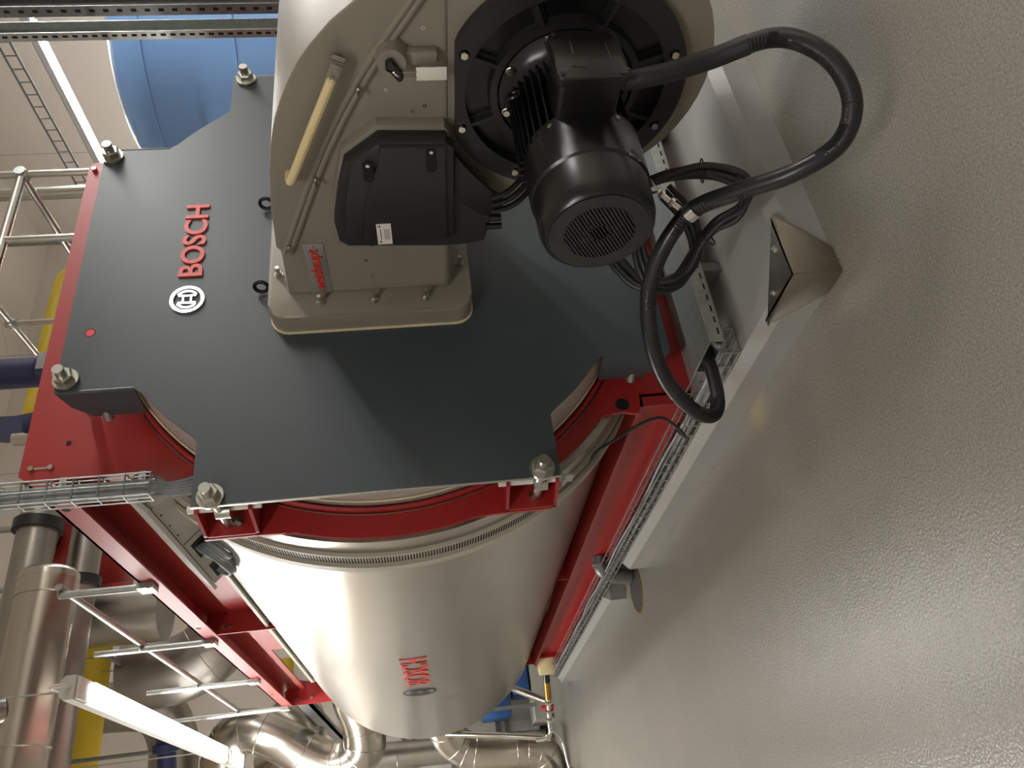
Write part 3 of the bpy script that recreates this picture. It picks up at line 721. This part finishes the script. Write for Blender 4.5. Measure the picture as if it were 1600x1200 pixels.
for j in range(3):
    o = V((-.010*j, .014*j, .012*j-.01))
    MB().tube([V(p)+o for p in loopB], .010, 8, 6).build('cable', 'rubber', ck)
b = MB()
for c, ax in (((1.708, 1.63, .395), (.1, .2, 1)), ((1.572, 1.78, .375), (.2, -.7, -.4)), ((1.54, 1.93, .49), (-.1, -.5, -.9))):
    b.torus(c, ax, .036, .0025, 20, 5)
b.build('cable_ties', 'rubber', ck)

# ------------------------------------------------------------------ galvanised duct across the plinth
du = thing('cable_duct', 'galvanised covered cable duct with slotted lip running across the plinth', 'cable duct', (2.4, 2.25, .153))
b = MB(); b.box((1.42, 2.15, .288), (3.7, 2.352, .294)); b.build('duct_cover', 'galv', du, smooth=0)
b = MB(); b.box((1.42, 2.15, .238), (3.7, 2.154, .288)); b.box((1.42, 2.348, .238), (3.7, 2.352, .288)); b.box((1.42, 2.15, .236), (3.7, 2.352, .240)); db = b.build('duct_body', 'galv', du, smooth=0)
b = MB(); k = 0
while 1.45+k*.05 < 3.6:
    b.box((1.45+k*.05, 2.1485, .250), (1.475+k*.05, 2.1502, .256)); k += 1
b.build('slots', 'dark', db)
for x in (1.75, 2.6, 3.4): MB().box((x, 2.17, .153), (x+.04, 2.33, .237)).build('duct_leg', 'galvd', du, smooth=0)
b = MB()
for k in range(3): b.tube([(1.6, 2.19+.02*k, .262), (1.50, 2.185+.02*k, .27), (1.44, 2.19+.015*k, .262-.01*k), (1.43, 2.20+.01*k, .235), (1.46, 2.26, .20), (1.465, 2.6, .19)], .007, 8, 5)
b.build('duct_cables', 'cable', cat='cable', label='pale grey cables leaving the open end of the galvanised duct')

# ------------------------------------------------------------------ wire mesh trays
def tray(lbl, xs, zs, ys, closed_lo=True):
    pass
tr = thing('mesh_tray', 'low wire mesh cable tray running along the plinth beside the red rail', 'cable tray', (1.46, 5, .153))
def wires(b, y0, y1, x0, x1, z0, h, pitch, r=.0034):
    for x in [x0+(x1-x0)*k/3 for k in range(4)]: b.cyl((x, y0, z0), (x, y1, z0), r, 6)
    for x in (x0, x1):
        for z in (z0+h*.5, z0+h): b.cyl((x, y0, z), (x, y1, z), r, 6)
    n = int((y1-y0)/pitch)
    for k in range(n+1):
        y = y0+(y1-y0)*k/n
        b.cyl((x0, y, z0-.003), (x1, y, z0-.003), r, 6); b.cyl((x0-.003, y, z0), (x0-.003, y, z0+h), r, 6); b.cyl((x1+.003, y, z0), (x1+.003, y, z0+h), r, 6)
b = MB(); wires(b, 2.22, 7.95, 1.415, 1.512, .162, .062, .09); b.build('wire_mesh', 'galv', tr, smooth=60)
b = MB()
for x, z, r in ((1.44, .176, .011), (1.465, .172, .008), (1.485, .178, .010), (1.455, .188, .006), (1.47, .195, .007)):
    pts = [(x+random.uniform(-.008, .008), 2.45+(7.9-2.45)*k/14, z+random.uniform(-.003, .006)) for k in range(15)]
    b.tube(pts, r, 7, 4)
b.build('tray_cables', 'cable', cat='cable', label='bundle of grey and black cables lying in the plinth mesh tray')
b = MB(); b.tube([(1.45+random.uniform(-.01, .01), 2.9+(7.9-2.9)*k/12, .195+random.uniform(0, .008)) for k in range(13)], .006, 7, 4)
b.build('tray_black_cable', 'rubber', cat='cable', label='single thin black cable lying on top of the grey ones in the plinth tray')

tv = thing('mesh_tray', 'upright wire mesh cable tray rising above the red end plate', 'cable tray', (1.29, 2.65, 2.3))
b = MB(); x0, x1, y0, y1, za, zb = 1.248, 1.335, 2.63, 2.69, 2.30, 4.6
for x in (x0, x0+.029, x0+.058, x1): b.cyl((x, y1, za), (x, y1, zb), .0028, 6)
for x in (x0, x1):
    for y in (y0, (y0+y1)/2): b.cyl((x, y, za), (x, y, zb), .0028, 6)
n = 26
for x in (x0, x0+.045, x1): b.cyl((x, y0, za), (x, y0, zb), .0034, 6)
for k in range(n+1):
    z = za+(zb-za)*k/n
    b.cyl((x0, y0, z), (x1, y0, z), .0034, 6); b.cyl((x0, y0, z), (x0, y1, z), .0034, 6); b.cyl((x1, y0, z), (x1, y1, z), .0034, 6)
b.build('wire_mesh', 'galv', tv, smooth=60)
b = MB()
for z in (2.34, 2.62): b.box((1.335, 2.69, z), (1.372, 2.758, z+.025)); b.cyl((1.352, 2.69, z+.012), (1.352, 2.682, z+.012), .006, 8)
b.build('tray_clip', 'galv', tv, smooth=0)
b = MB()
for k in range(6):
    x = 1.268+.011*k; y = 2.68-.006*(k % 2)
    b.tube([(x, y, 4.6), (x+.004, y, 3.6), (x-.002, y, 2.9), (x, y, 2.42), (x+.004, y+.015, 2.32), (1.275+.010*k, 2.715, 2.235+.006*k), (1.285+.012*k, 2.73, 2.15+.008*k), (1.33+.012*k, 2.735, 2.06)], .006, 7, 6)
b.build('riser_cables', 'cable', cat='cable', label='grey cables running down the upright mesh tray and under the control cabinet')

# ------------------------------------------------------------------ control cabinet under the walkway beam
cc = thing('control_cabinet', 'flat light grey connection cabinet hung under the red walkway beam', 'cabinet', (1.4, 3.5, 2.4))
A_, B_ = V((1.275, 0, 2.385)), V((1.370, 0, 2.297))
dn = (B_-A_).normalized(); up_ = V((-dn.z, 0, dn.x))
def cabf(u, v, w_): return A_+dn*u+up_*v+V((0, w_, 0))       # u depth, v width, w along the boiler
b = MB(); b.prism([(.022, 0), (.14, 0), (.14, .17), (.022, .17)], cabf, 2.87, 3.80); cbx = b.build('cabinet_body', 'cabgrey', cc, smooth=0)
b = MB(); b.prism([(0, -.006), (.018, -.006), (.018, .18), (0, .18)], cabf, 2.85, 3.84); b.build('cabinet_door', 'cabgrey', cc, smooth=0)
MB().prism([(.045, -.002), (.12, -.002), (.12, .002), (.045, .002)], cabf, 3.32, 3.48).build('cable_opening', 'dark', cbx, smooth=0)
MB().prism([(.05, -.002), (.11, -.002), (.11, .002), (.05, .002)], cabf, 3.60, 3.76).build('cable_opening', 'dark', cbx, smooth=0)
b = MB(); b.prism([(.024, -.0015), (.14, -.0015), (.14, .002), (.024, .002)], cabf, 3.268, 3.272); b.build('panel_joint', 'dark', cbx, smooth=0)
b = MB()
for y in (2.95, 3.06, 3.17):
    for u in (.035, .125): b.cyl(cabf(u, .002, y), cabf(u, -.002, y), .0045, 8)
b.build('cabinet_screws', 'dark', cbx)
b = MB()
for k in range(5):
    q = .012*k
    b.tube([cabf(.06+q, .02, 3.38+.01*k), cabf(.06+q, -.04, 3.36), cabf(.07+q, -.10-.01*k, 3.38), cabf(.08+q, -.13+.012*k, 3.50), cabf(.085+q*.5, -.10, 3.62), cabf(.075+q*.3, -.05, 3.69), cabf(.07+q*.3, .02, 3.70)], .008 if k < 4 else .012, 8, 6)
b.build('cable_loops', 'cable', cat='cable', label='grey cable loops hanging from the openings of the flat cabinet')

# ------------------------------------------------------------------ lights
def luminaire(x, y0, y1, z, lbl, segs=2, name='strip_light', hang=True, w_=.055, glow='lamp', cord=True):
    t = thing(name, lbl, 'lamp', (x, (y0+y1)/2, z-.05), 'strip lights')
    b = MB(); b.prism([(x-w_, z-.03), (x-w_, z+.03), (x-w_*.6, z+.055), (x+w_*.6, z+.055), (x+w_, z+.03), (x+w_, z-.03)], FXZ, y0, y1); b.build('lamp_housing', 'lampw', t, smooth=0)
    n = segs; L_ = (y1-y0)/n
    for k in range(n):
        b = MB(); b.box((x-w_*.9, y0+k*L_+.22*min(1, L_/2), z-.062), (x+w_*.9, y0+(k+1)*L_-.12, z-.03), .01); b.build('diffuser', glow, t)
        b = MB(); b.box((x-w_*.92, y0+k*L_+.02, z-.050), (x+w_*.92, y0+k*L_+.2, z-.0305), .004); b.build('end_module', 'white', t)
    if hang:
        for y in (y0+.1, y1-.4):
            MB().cyl((x, y, z+.05), (x, y, Z1), .006, 8).build('hanger_rod', 'galv', t)
    if cord:
        b = MB(); b.tube([(x, y0, z), (x, y0-.05, z+.02), (x, y0-.06, z+.06), (x, y0-.02, z+.09), (x, y0+.08, z+.07)], .012, 8, 5); b.build('lamp_cable', 'white', t)
    return t
luminaire(1.146, 4.98, 8.58, 3.5, 'bright white strip light hanging in front of the crossing silver pipes', 1, w_=.07, glow='lamp_near')
luminaire(1.146, 8.62, 9.25, 3.5, 'bright strip light continuing the strip light towards the back wall', 1, w_=.07, glow='lamp_near', cord=False, hang=False)
luminaire(7.77, 4.80, 11.2, 5.0, 'bright white strip light hanging behind the perforated cable tray', 2, w_=.068)
for x, y0, y1, z, n, l in ((-1.5, -2.0, .6, 3.9, 1, 'short strip light hanging over the aisle behind the viewer'), (6.4, -4.4, 2.6, 4.3, 2, 'long strip light hanging to the right in front of the burner'), (7.5, -4.4, 2.6, 4.3, 2, 'added unseen strip light doubling the one right of the burner'), (-.6, 5.4, 11.3, 3.7, 2, 'strip light hanging left of the silver outlet pipe')):  # the row nearest the right wall is added to double that side's light
    luminaire(x, y0, y1, z, l, n)

# ------------------------------------------------------------------ walkway handrails on the boiler
def rail_(pts, r, name, mtl, **k):
    b = MB(); b.tube(pts, r, 12, 0); return b.build(name, mtl, **k)
hr = thing('walkway_railing', 'tubular steel railing standing on the right side of the boiler walkway', 'railing', (3.1, 5, 2.83))
MB().cyl((3.10, 2.80, 2.72), (3.10, 2.80, 4.3), .018, 14).build('post', 'steel', hr)
MB().cyl((2.67, 2.80, 2.83), (2.67, 2.80, 3.16), .018, 14).build('post', 'steel', hr)
MB().cyl((3.10, 2.80, 3.16), (1.9, 2.80, 3.16), .021, 14).build('rail', 'steel', hr)
MB().cyl((3.10, 2.80, 3.165), (3.10, 7.8, 3.165), .018, 14).build('rail', 'steel', hr)
MB().cyl((3.10, 2.80, 3.75), (3.10, 7.8, 3.75), .018, 14).build('rail', 'steel', hr)
for y in (3.97, 5.3, 6.6, 7.75): MB().cyl((3.10, y, 2.80), (3.10, y, 3.76), .017, 14).build('post', 'steel', hr)
for p in ((3.10, 2.80, 3.16), (3.10, 3.97, 3.75), (3.10, 3.97, 3.165)):
    b = MB(); b.cyl(V(p)-V((0, 0, .03)), V(p)+V((0, 0, .03)), .026, 14); b.cyl(V(p)-V((0, .03, 0)), V(p)+V((0, .03, 0)), .026, 14); b.build('rail_clamp', 'galv', hr)
hl = thing('walkway_railing', 'galvanised railing rising from the left red walkway beam', 'railing', (1.41, 5.5, 2.8))
for y, zt in ((4.06, 3.22), (5.26, 3.5), (6.55, 3.6), (7.84, 3.9)):
    MB().cyl((1.395, y, 2.77), (1.395, y, zt), .019, 12).build('post', 'galv', hl)
    bb = MB(); bb.box((1.375, y-.05, 2.745), (1.404, y+.05, 2.825)); bb.cyl((1.38, y-.05, 2.76), (1.38, y-.06, 2.76), .012, 8); bb.build('post_bracket', 'galv', hl, smooth=0)
for z in (3.215,): MB().cyl((1.43, 4.03, z), (1.43, 7.9, z), .019, 12).build('rail', 'galv', hl)
for y in (4.06, 5.26, 6.55, 7.84): MB().torus((1.41, y, 3.215), (0, 0, 1), .026, .006, 16, 6).build('rail_clamp', 'galv', hl)

# ------------------------------------------------------------------ pipes and ducts
def pipe(pts, r, lbl, mtl='pipe', name='insulated_pipe', seams=(), group=None, smooth=8, seg=28):
    t = thing(name, lbl, 'pipe', tuple(pts[0]), group)
    P = crom(pts, smooth) if smooth else [V(p) for p in pts]
    MB().tube(P, r, seg, 0).build('pipe_shell', mtl, t)
    if seams:
        for s_ in seams:
            i = max(1, min(len(P)-2, int(s_*(len(P)-1)))); MB().torus(P[i], P[i+1]-P[i-1], r+.001, .005, 40, 6).build('seam_band', mtl, t)
    return t
a = pipe([(4.2, 7.02, 4.93), (3.14, 7.02, 4.914), (-3.5, 7.02, 4.87)], .171, 'grey pipe crossing highest at left, behind the upright mesh tray', 'duct', smooth=0)
MB().lathe((3.14, 7.02, 4.914), (-1, 0, 0), [(0, .172), (0, .212), (.10, .212), (.10, .172)], 32).build('pipe_clamp', 'blackm', a)
MB().cyl((3.09, 7.02, 5.12), (3.09, 7.02, 8.1), .03, 10).build('hanger', 'galv', a)
a = pipe([(4.0, 7.44, 4.66), (2.92, 7.44, 4.647), (-3.5, 7.44, 4.58)], .146, 'grey pipe crossing just below the highest one, behind the red beam', 'duct', smooth=0)
MB().lathe((2.71, 7.44, 4.645), (-1, 0, 0), [(0, .147), (0, .180), (.09, .180), (.09, .147)], 32).build('pipe_clamp', 'blackm', a)
MB().cyl((2.665, 7.44, 4.82), (2.665, 7.44, 8.1), .03, 10).build('hanger', 'galv', a)
a = pipe([(2.40, 6.6, 4.52), (-3.5, 6.6, 4.54)], .229, 'fat silver pipe with rounded end cap, nearest of the crossing pipes', 'pipe', smooth=0)
MB().lathe((2.399, 6.6, 4.52), (1, 0, 0), [(0, .230), (.055, .225), (.09, .195), (.105, .14), (.11, .0)], 36).build('end_cap', 'pipe', a)
MB().torus((2.26, 6.6, 4.52), (1, 0, 0), .231, .008, 36, 6).build('cap_seam', 'pipe', a)
MB().torus((1.10, 6.6, 4.525), (1, 0, 0), .231, .008, 36, 6).build('cap_seam', 'pipe', a)
MB().tube([(1.35, 6.45, 4.60), (1.31, 6.3, 4.85), (1.28, 6.25, 5.6)], .12, 18, 6).build('pipe_branch', 'pipe', a)
# upright duct and big elbows behind the beam
pipe([(2.48, 8.0, 6.1), (2.48, 8.0, 4.5), (2.48, 8.0, 4.02)], .287, 'large dented silver duct standing upright behind the red walkway beam', 'vessel', name='flue_duct', seams=(), smooth=0, seg=36)
pipe([(2.9, 9.0, 3.55), (2.4, 9.0, 3.75), (2.15, 9.0, 4.1), (2.1, 9.0, 4.7)], .36, 'broad grey flue elbow behind the second railing post', 'duct', name='flue_duct', seams=(.3, .5), seg=40)
def band_pts(n, a=0., b=1.): return tuple(a+(b-a)*k/(n-1) for k in range(n))
pipe([(.8, 9.97, 3.72), (1.18, 9.76, 3.82), (1.46, 9.58, 3.68), (1.50, 9.54, 3.45), (1.37, 9.56, 3.15), (1.12, 9.63, 2.73), (1.07, 9.62, 2.43), (1.18, 9.53, 2.23), (1.42, 9.40, 2.22), (1.66, 9.27, 2.30), (1.9, 9.12, 2.32)], .235, 'silver clad pipe with two segmented elbows above the far end of the boiler', 'pipe', seams=(.12, .19, .26, .34, .46, .54, .60, .66, .72, .78), smooth=10, seg=40)
pipe([(1.15, 10.6, 3.5), (1.30, 10.5, 3.2), (1.48, 10.4, 3.02), (1.75, 10.3, 3.06), (1.95, 10.2, 3.3)], .26, 'short silver elbow showing between the beam and the clad pipe', 'pipe', seams=(.3, .45, .6), seg=40)
pipe([(1.75, 8.32, 1.35), (1.45, 8.75, 1.35), (1.18, 9.05, 1.30), (1.03, 9.18, 1.16), (.96, 9.2, .98), (.93, 9.2, .70), (.92, 9.18, .48), (.88, 9.2, .30), (.74, 9.3, .215), (.4, 9.55, .21)], .185, 'silver clad outlet pipe bending down to the floor behind the boiler', 'pipe', seams=(.22, .30, .37, .44, .64, .70, .76, .82), smooth=10, seg=40)
pipe([(1.20, 10.3, 2.6), (1.15, 10.3, 1.9), (1.08, 10.3, .1)], .15, 'dull upright pipe behind the two clad elbows at the back', 'duct', seams=(.5,), smooth=0)
pipe([(1.95, 9.6, 5.5), (1.93, 9.65, 4.8), (1.85, 9.75, 4.55), (1.55, 9.9, 4.42), (1.15, 10.0, 4.42)], .27, 'dull clad elbow showing between railing and strip light', 'duct', seams=(.4, .55), seg=36)
t = thing('pump_motor', 'navy blue pump motor lying below the strip light at the lower left', 'pump', (1.3, 9.0, 3.9))
MB().lathe((1.49, 8.55, 4.08), (-.9, .2, -.05), [(0, .03), (0, .10), (.16, .10), (.17, .13), (.24, .13), (.25, .09), (.50, .09), (.52, .05), (.60, .05)], 24, cap=True).build('motor_barrel', 'navy', t)
MB().cyl((1.27, 8.62, 4.1), (1.27, 8.62, 8.1), .02, 8).build('hanger', 'galvd', t)

# yellow gas pipes
t = pipe([(5.28, 6.0, .02), (5.28, 6.0, 3.9), (5.28, 6.0, 4.45), (5.2, 6.0, 4.6), (5.0, 6.0, 4.632), (4.3, 6.0, 4.633), (3.7, 6.0, 4.633)], .075, 'yellow gas pipe bending above the red end plate', 'yellow', name='gas_pipe', smooth=6)
t = pipe([(3.4, 9.0, 5.08), (2.47, 9.0, 5.05), (1.3, 9.0, 5.03), (-1.5, 9.0, 5.0)], .16, 'broad yellow gas pipe crossing far behind the strip light', 'yellow', name='gas_pipe', smooth=0)
t = pipe([(2.6, 11.1, 3.40), (1.8, 11.1, 3.40), (-1.0, 11.1, 3.38)], .1, 'narrow yellow gas pipe behind the clad elbow', 'yellow', name='gas_pipe', smooth=0)
# navy pumps above the plate
for (x, y, z0, z1, r, l, sh) in ((2.476, 3.6, 3.30, 4.2, .082, 'navy blue cylinder standing above the middle of the red plate', 0), (2.144, 3.6, 3.25, 4.2, .055, 'navy blue lever valve above the left part of the red plate', 1)):
    t = thing('valve_actuator' if sh else 'pump_motor', l, 'valve' if sh else 'pump', (x, y, 2.95))
    MB().lathe((x, y, 2.85), (0, 0, 1), [(0, r*.8), (.30, r*.8), (.36, r*1.25), (.44, r*1.25), (.46, r)], 28, cap=True).build('neck', 'navy', t)
    if sh:
        MB().prism([(x-.055, 3.30), (x+.06, 3.30), (x+.05, 3.36), (x+.055, 3.70), (x-.03, 3.70), (x-.075, 3.40)], FXZ, y-.03, y+.03, .006).build('lever_arm', 'navy', t)
        MB().cyl((x-.07, y, 3.22), (x-.07, y, 3.36), .035, 16).build('steel_stub', 'steel', t)
    else:
        MB().cyl((x, y, z0), (x, y, z1), r, 32).build('motor_barrel', 'navy', t)
        MB().box((x-.05, y-r*1.27, z0-.06), (x+.05, y-r*1.2, z0-.02)).build('rating_plate', 'galvd', t, smooth=0)
# steel pipe right of plate
pipe([(3.60, 3.4, 2.9), (3.60, 3.4, 5.5)], .038, 'bright steel pipe standing behind the top right corner of the door cover', 'steel', name='steel_pipe', smooth=0)
for x, y, l in ((4.25, 4.5, 'thin steel pipe upright behind the slanting railing'),):
    pipe([(x, y, 3.2), (x, y, 5.6)], .02, l, 'galvd', name='steel_pipe', smooth=0)
# red blower of a second burner at far left
t = thing('red_blower', 'red fan housing with ribbed guard behind the two crossing pipes', 'blower', (3.3, 8.0, 4.5))
BX, BY, BZ = 3.32, 7.8, 5.31
MB().prism(circ(BX-.02, BZ-.14, .34, 40), FXZ, 8.3, 7.9, .04).build('fan_casing', 'red', t)
b = MB(); b.torus((BX, BY, BZ), (0, 1, 0), .20, .022, 40, 8)
for r in (.05, .10, .15): b.torus((BX, BY, BZ), (0, 1, 0), r, .006, 28, 5)
for k in range(14):
    a_ = 2*PI*k/14; b.cyl((BX, BY, BZ), (BX+.2*math.cos(a_), BY, BZ+.2*math.sin(a_)), .006, 5)
b.build('fan_guard', 'redl', t)
MB().cyl((BX, BY+.03, BZ), (BX, BY+.12, BZ), .20, 32).build('guard_throat', 'dark', t)
MB().box((2.82, 8.05, 4.5), (3.3, 8.35, 5.0), .02).build('casing_foot', 'red', t)
MB().box((2.72, 7.86, 4.35), (2.78, 7.92, 4.8), .004).build('support_bar', 'red', t)

# slanted stays and hangers in the background
b = MB(); b.cyl((2.05, 9.6, 4.6), (2.05, 9.6, 3.55), .03, 8); b.build('ceiling_hanger', 'galvd', cat='hanger', label='dark thin hanger rod passing behind the railing')
t = thing('unistrut_bracket', 'short slotted strut hung from two thin rods by the yellow pipe', 'strut', (2.2, 8.5, 4.9))
MB().box((2.15, 8.2, 4.62), (2.19, 9.0, 4.66), .004).build('strut', 'galvd', t)
for y in (8.3, 8.9): MB().cyl((2.17, y, 4.66), (2.17, y, 6.2), .006, 6).build('rod', 'galvd', t)
b = MB(); b.box((1.56, 8.6, 2.70), (1.60, 11.5, 2.82)); b.box((1.56, 8.6, 2.70), (1.64, 11.5, 2.715))
b.build('steel_beam', 'galvd', cat='beam', label='dark steel angle running to the back wall between elbow and boiler shoulder')

# ------------------------------------------------------------------ blue expansion tank and cable trays right
tk = thing('expansion_tank', 'large light blue domed pressure tank behind the top right corner of the boiler', 'tank', (6.85, 4.35, 0))
TX, TY, TR = 6.35, 4.55, 1.15
MB().lathe((TX, TY, .35), (0, 0, 1), [(0, .05), (.0, .6), (.15, 1.0), (.35, TR), (2.85, TR), (3.0, TR*.975), (3.10, TR*.91), (3.20, TR*.75), (3.28, TR*.5), (3.32, TR*.25), (3.33, .01)], 96).build('tank_shell', 'blue', tk)
b = MB(); b.torus((TX, TY, 2.53), (0, 0, 1), TR+.001, .008, 96, 6); b.torus((TX, TY, 3.22), (0, 0, 1), TR+.001, .006, 96, 6); b.build('weld_seam', 'blue', tk)
b = MB(); b.cyl((TX, TY, 3.66), (TX, TY, 3.80), .03, 12); b.box((TX-.1, TY-.04, 3.64), (TX+.1, TY+.04, 3.70)); b.build('lifting_lug', 'blue', tk)
for k in range(3):
    a_ = 2*PI*k/3; MB().cyl((TX+.8*math.cos(a_), TY+.8*math.sin(a_), 0), (TX+.8*math.cos(a_), TY+.8*math.sin(a_), .5), .07, 14).build('leg', 'blue', tk)

def perforated(x0, x1, y, z0, z1, lbl, mtl, name='perforated_cable_tray', lip=.05, pitch=.06, dy=.04):
    t = thing(name, lbl, 'cable tray', ((x0+x1)/2, y, z0))
    b = MB(); b.box((x0, y, z0), (x1, y+.004, z1)); b.box((x0, y-dy, z0), (x0+.004, y, z1)); b.box((x1-.004, y-dy, z0), (x1, y, z1)); bb_ = b.build('tray_channel', mtl, t, smooth=0)
    b = MB(); z = z0+1.55
    while z < z1-.04:
        b.box((x0-.0008, y-dy*.65, z), (x0+.0, y-dy*.35, z+.03)); b.box((x0+.3*(x1-x0), y-.0012, z), (x0+.55*(x1-x0), y, z+.03)); z += pitch
    b.build('perforations', 'dark', bb_, kind='stuff')
    return t
perforated(4.355, 4.465, 2.93, 0.0, 5.2, 'upright slotted galvanised channel in front of the blue tank', 'galv', dy=.05, pitch=.055)
perforated(4.31, 4.46, 2.75, 0.0, 5.2, 'upright dark perforated cable tray at the right edge of view', 'galvd', dy=.06, pitch=.075)
t = thing('ladder_tray', 'narrow ladder cable tray fixed slanting high beside the blue tank', 'cable tray', (7.6, 6.5, 4.9))
pa, pb = V((7.95, 6.1, 5.25)), V((7.55, 7.3, 4.75))
b = MB()
for s_ in (-.06, .06): b.cyl((7.2, 4.0, 5.05+s_), (7.2, 8.6, 5.05+s_), .012, 8)
for k in range(30): b.cyl((7.2, 4.1+k*.15, 4.99), (7.2, 4.1+k*.15, 5.11), .007, 6)
b.build('ladder_frame', 'galvd', t)

# ------------------------------------------------------------------ far end: pump set, valves, cabinets
t = thing('actuated_valve', 'cream motor actuator on a brass and steel valve line behind the rail end', 'valve', (1.5, 8.0, .15))
b = MB(); b.obox((1.56, 7.95, .275), ((.85, -.52, 0), (.52, .85, 0), (0, 0, 1)), (.10, .085, .075), .006); b.build('actuator_box', 'hndl', t)
MB().cyl((1.48, 8.02, .27), (1.40, 8.1, .265), .035, 14).build('actuator_neck', 'black', t)
MB().cyl((1.40, 8.1, .265), (1.26, 8.25, .255), .030, 14).build('valve_body', 'gold', t)
b = MB(); b.cyl((1.26, 8.25, .255), (1.05, 8.45, .25), .024, 12)
for p in ((1.24, 8.27, .255), (1.17, 8.34, .25), (1.10, 8.40, .25)): b.nut(p, (-1, 1, 0), .042, .03)
b.tube([(1.05, 8.45, .25), (.98, 8.5, .25), (.93, 8.52, .30), (.93, 8.55, .40)], .024, 12, 5); b.build('steel_fittings', 'steel', t)
MB().cyl((1.20, 8.34, .20), (1.20, 8.34, .33), .02, 10).build('red_handle', 'redl', t)
pipe([(1.25, 8.32, .26), (1.55, 8.5, .8), (1.6, 8.5, 1.0)], .035, 'thin steel riser leaving the valve line towards the vessel', 'steel', name='steel_pipe', smooth=0)
pipe([(.93, 8.55, .25), (1.02, 8.6, .75), (1.12, 8.8, 1.3)], .03, 'thin steel riser standing left of the blue pumps', 'steel', name='steel_pipe', smooth=0)
pipe([(.98, 8.4, .26), (.95, 8.42, .20), (.86, 8.45, .145), (.70, 8.5, .12), (.60, 8.52, .10)], .012, 'small bent sampling tube with a tap at its end', 'steel', name='sampling_tube')
MB().cyl((.62, 8.46, .09), (.60, 8.58, .09), .02, 10).build('sampling_tap', 'gold', cat='tap', label='tiny tap at the tip of the bent sampling tube')
t = thing('pump_set', 'pair of blue pumps on a frame seen under the far end of the vessel', 'pump', (1.6, 9.6, 0))
MB().box((1.62, 10.0, .25), (2.3, 10.4, .46), .02).build('pump_casing', 'bblue', t)
MB().box((1.40, 10.0, .50), (2.1, 10.45, .86), .03).build('pump_casing', 'bblue', t)
MB().box((1.3, 9.95, .02), (2.4, 10.5, .22)).build('pump_foot', 'cabgrey', t, smooth=0)
MB().box((1.45, 9.9, .2), (1.49, 9.94, 1.6)).build('frame_post', 'galv', t, smooth=0)
for k, (x0, x1, l) in enumerate(((1.25, 2.4, 'grey switch cabinet with dark ribs low behind the boiler end'), (.0, 1.2, 'grey switch cabinet at the far wall beside the outlet pipe'), (-1.25, -.05, 'grey switch cabinet at the far left of the back wall'))):
    t = thing('switch_cabinet', l, 'cabinet', ((x0+x1)/2, 10.9, 0))
    MB().box((x0, 10.75, .1), (x1, 11.4, 2.3), .01).build('cabinet_body', 'cabgrey', t)
    b = MB()
    for z in (.5, .62, 1.1, 1.22, 1.7, 1.82): b.box((x0+.02, 10.72, z), (x1-.02, 10.75, z+.05))
    b.build('cabinet_ribs', 'galvd', t, smooth=0)
    MB().box((x0, 10.75, 0), (x1, 11.4, .1)).build('cabinet_base', 'blackm', t, smooth=0)
t = MB().box((.0, 8.72, 0), (.60, 9.12, .16), .01).build('concrete_block', 'kerb', cat='block', label='small grey concrete base under the far sampling tube')
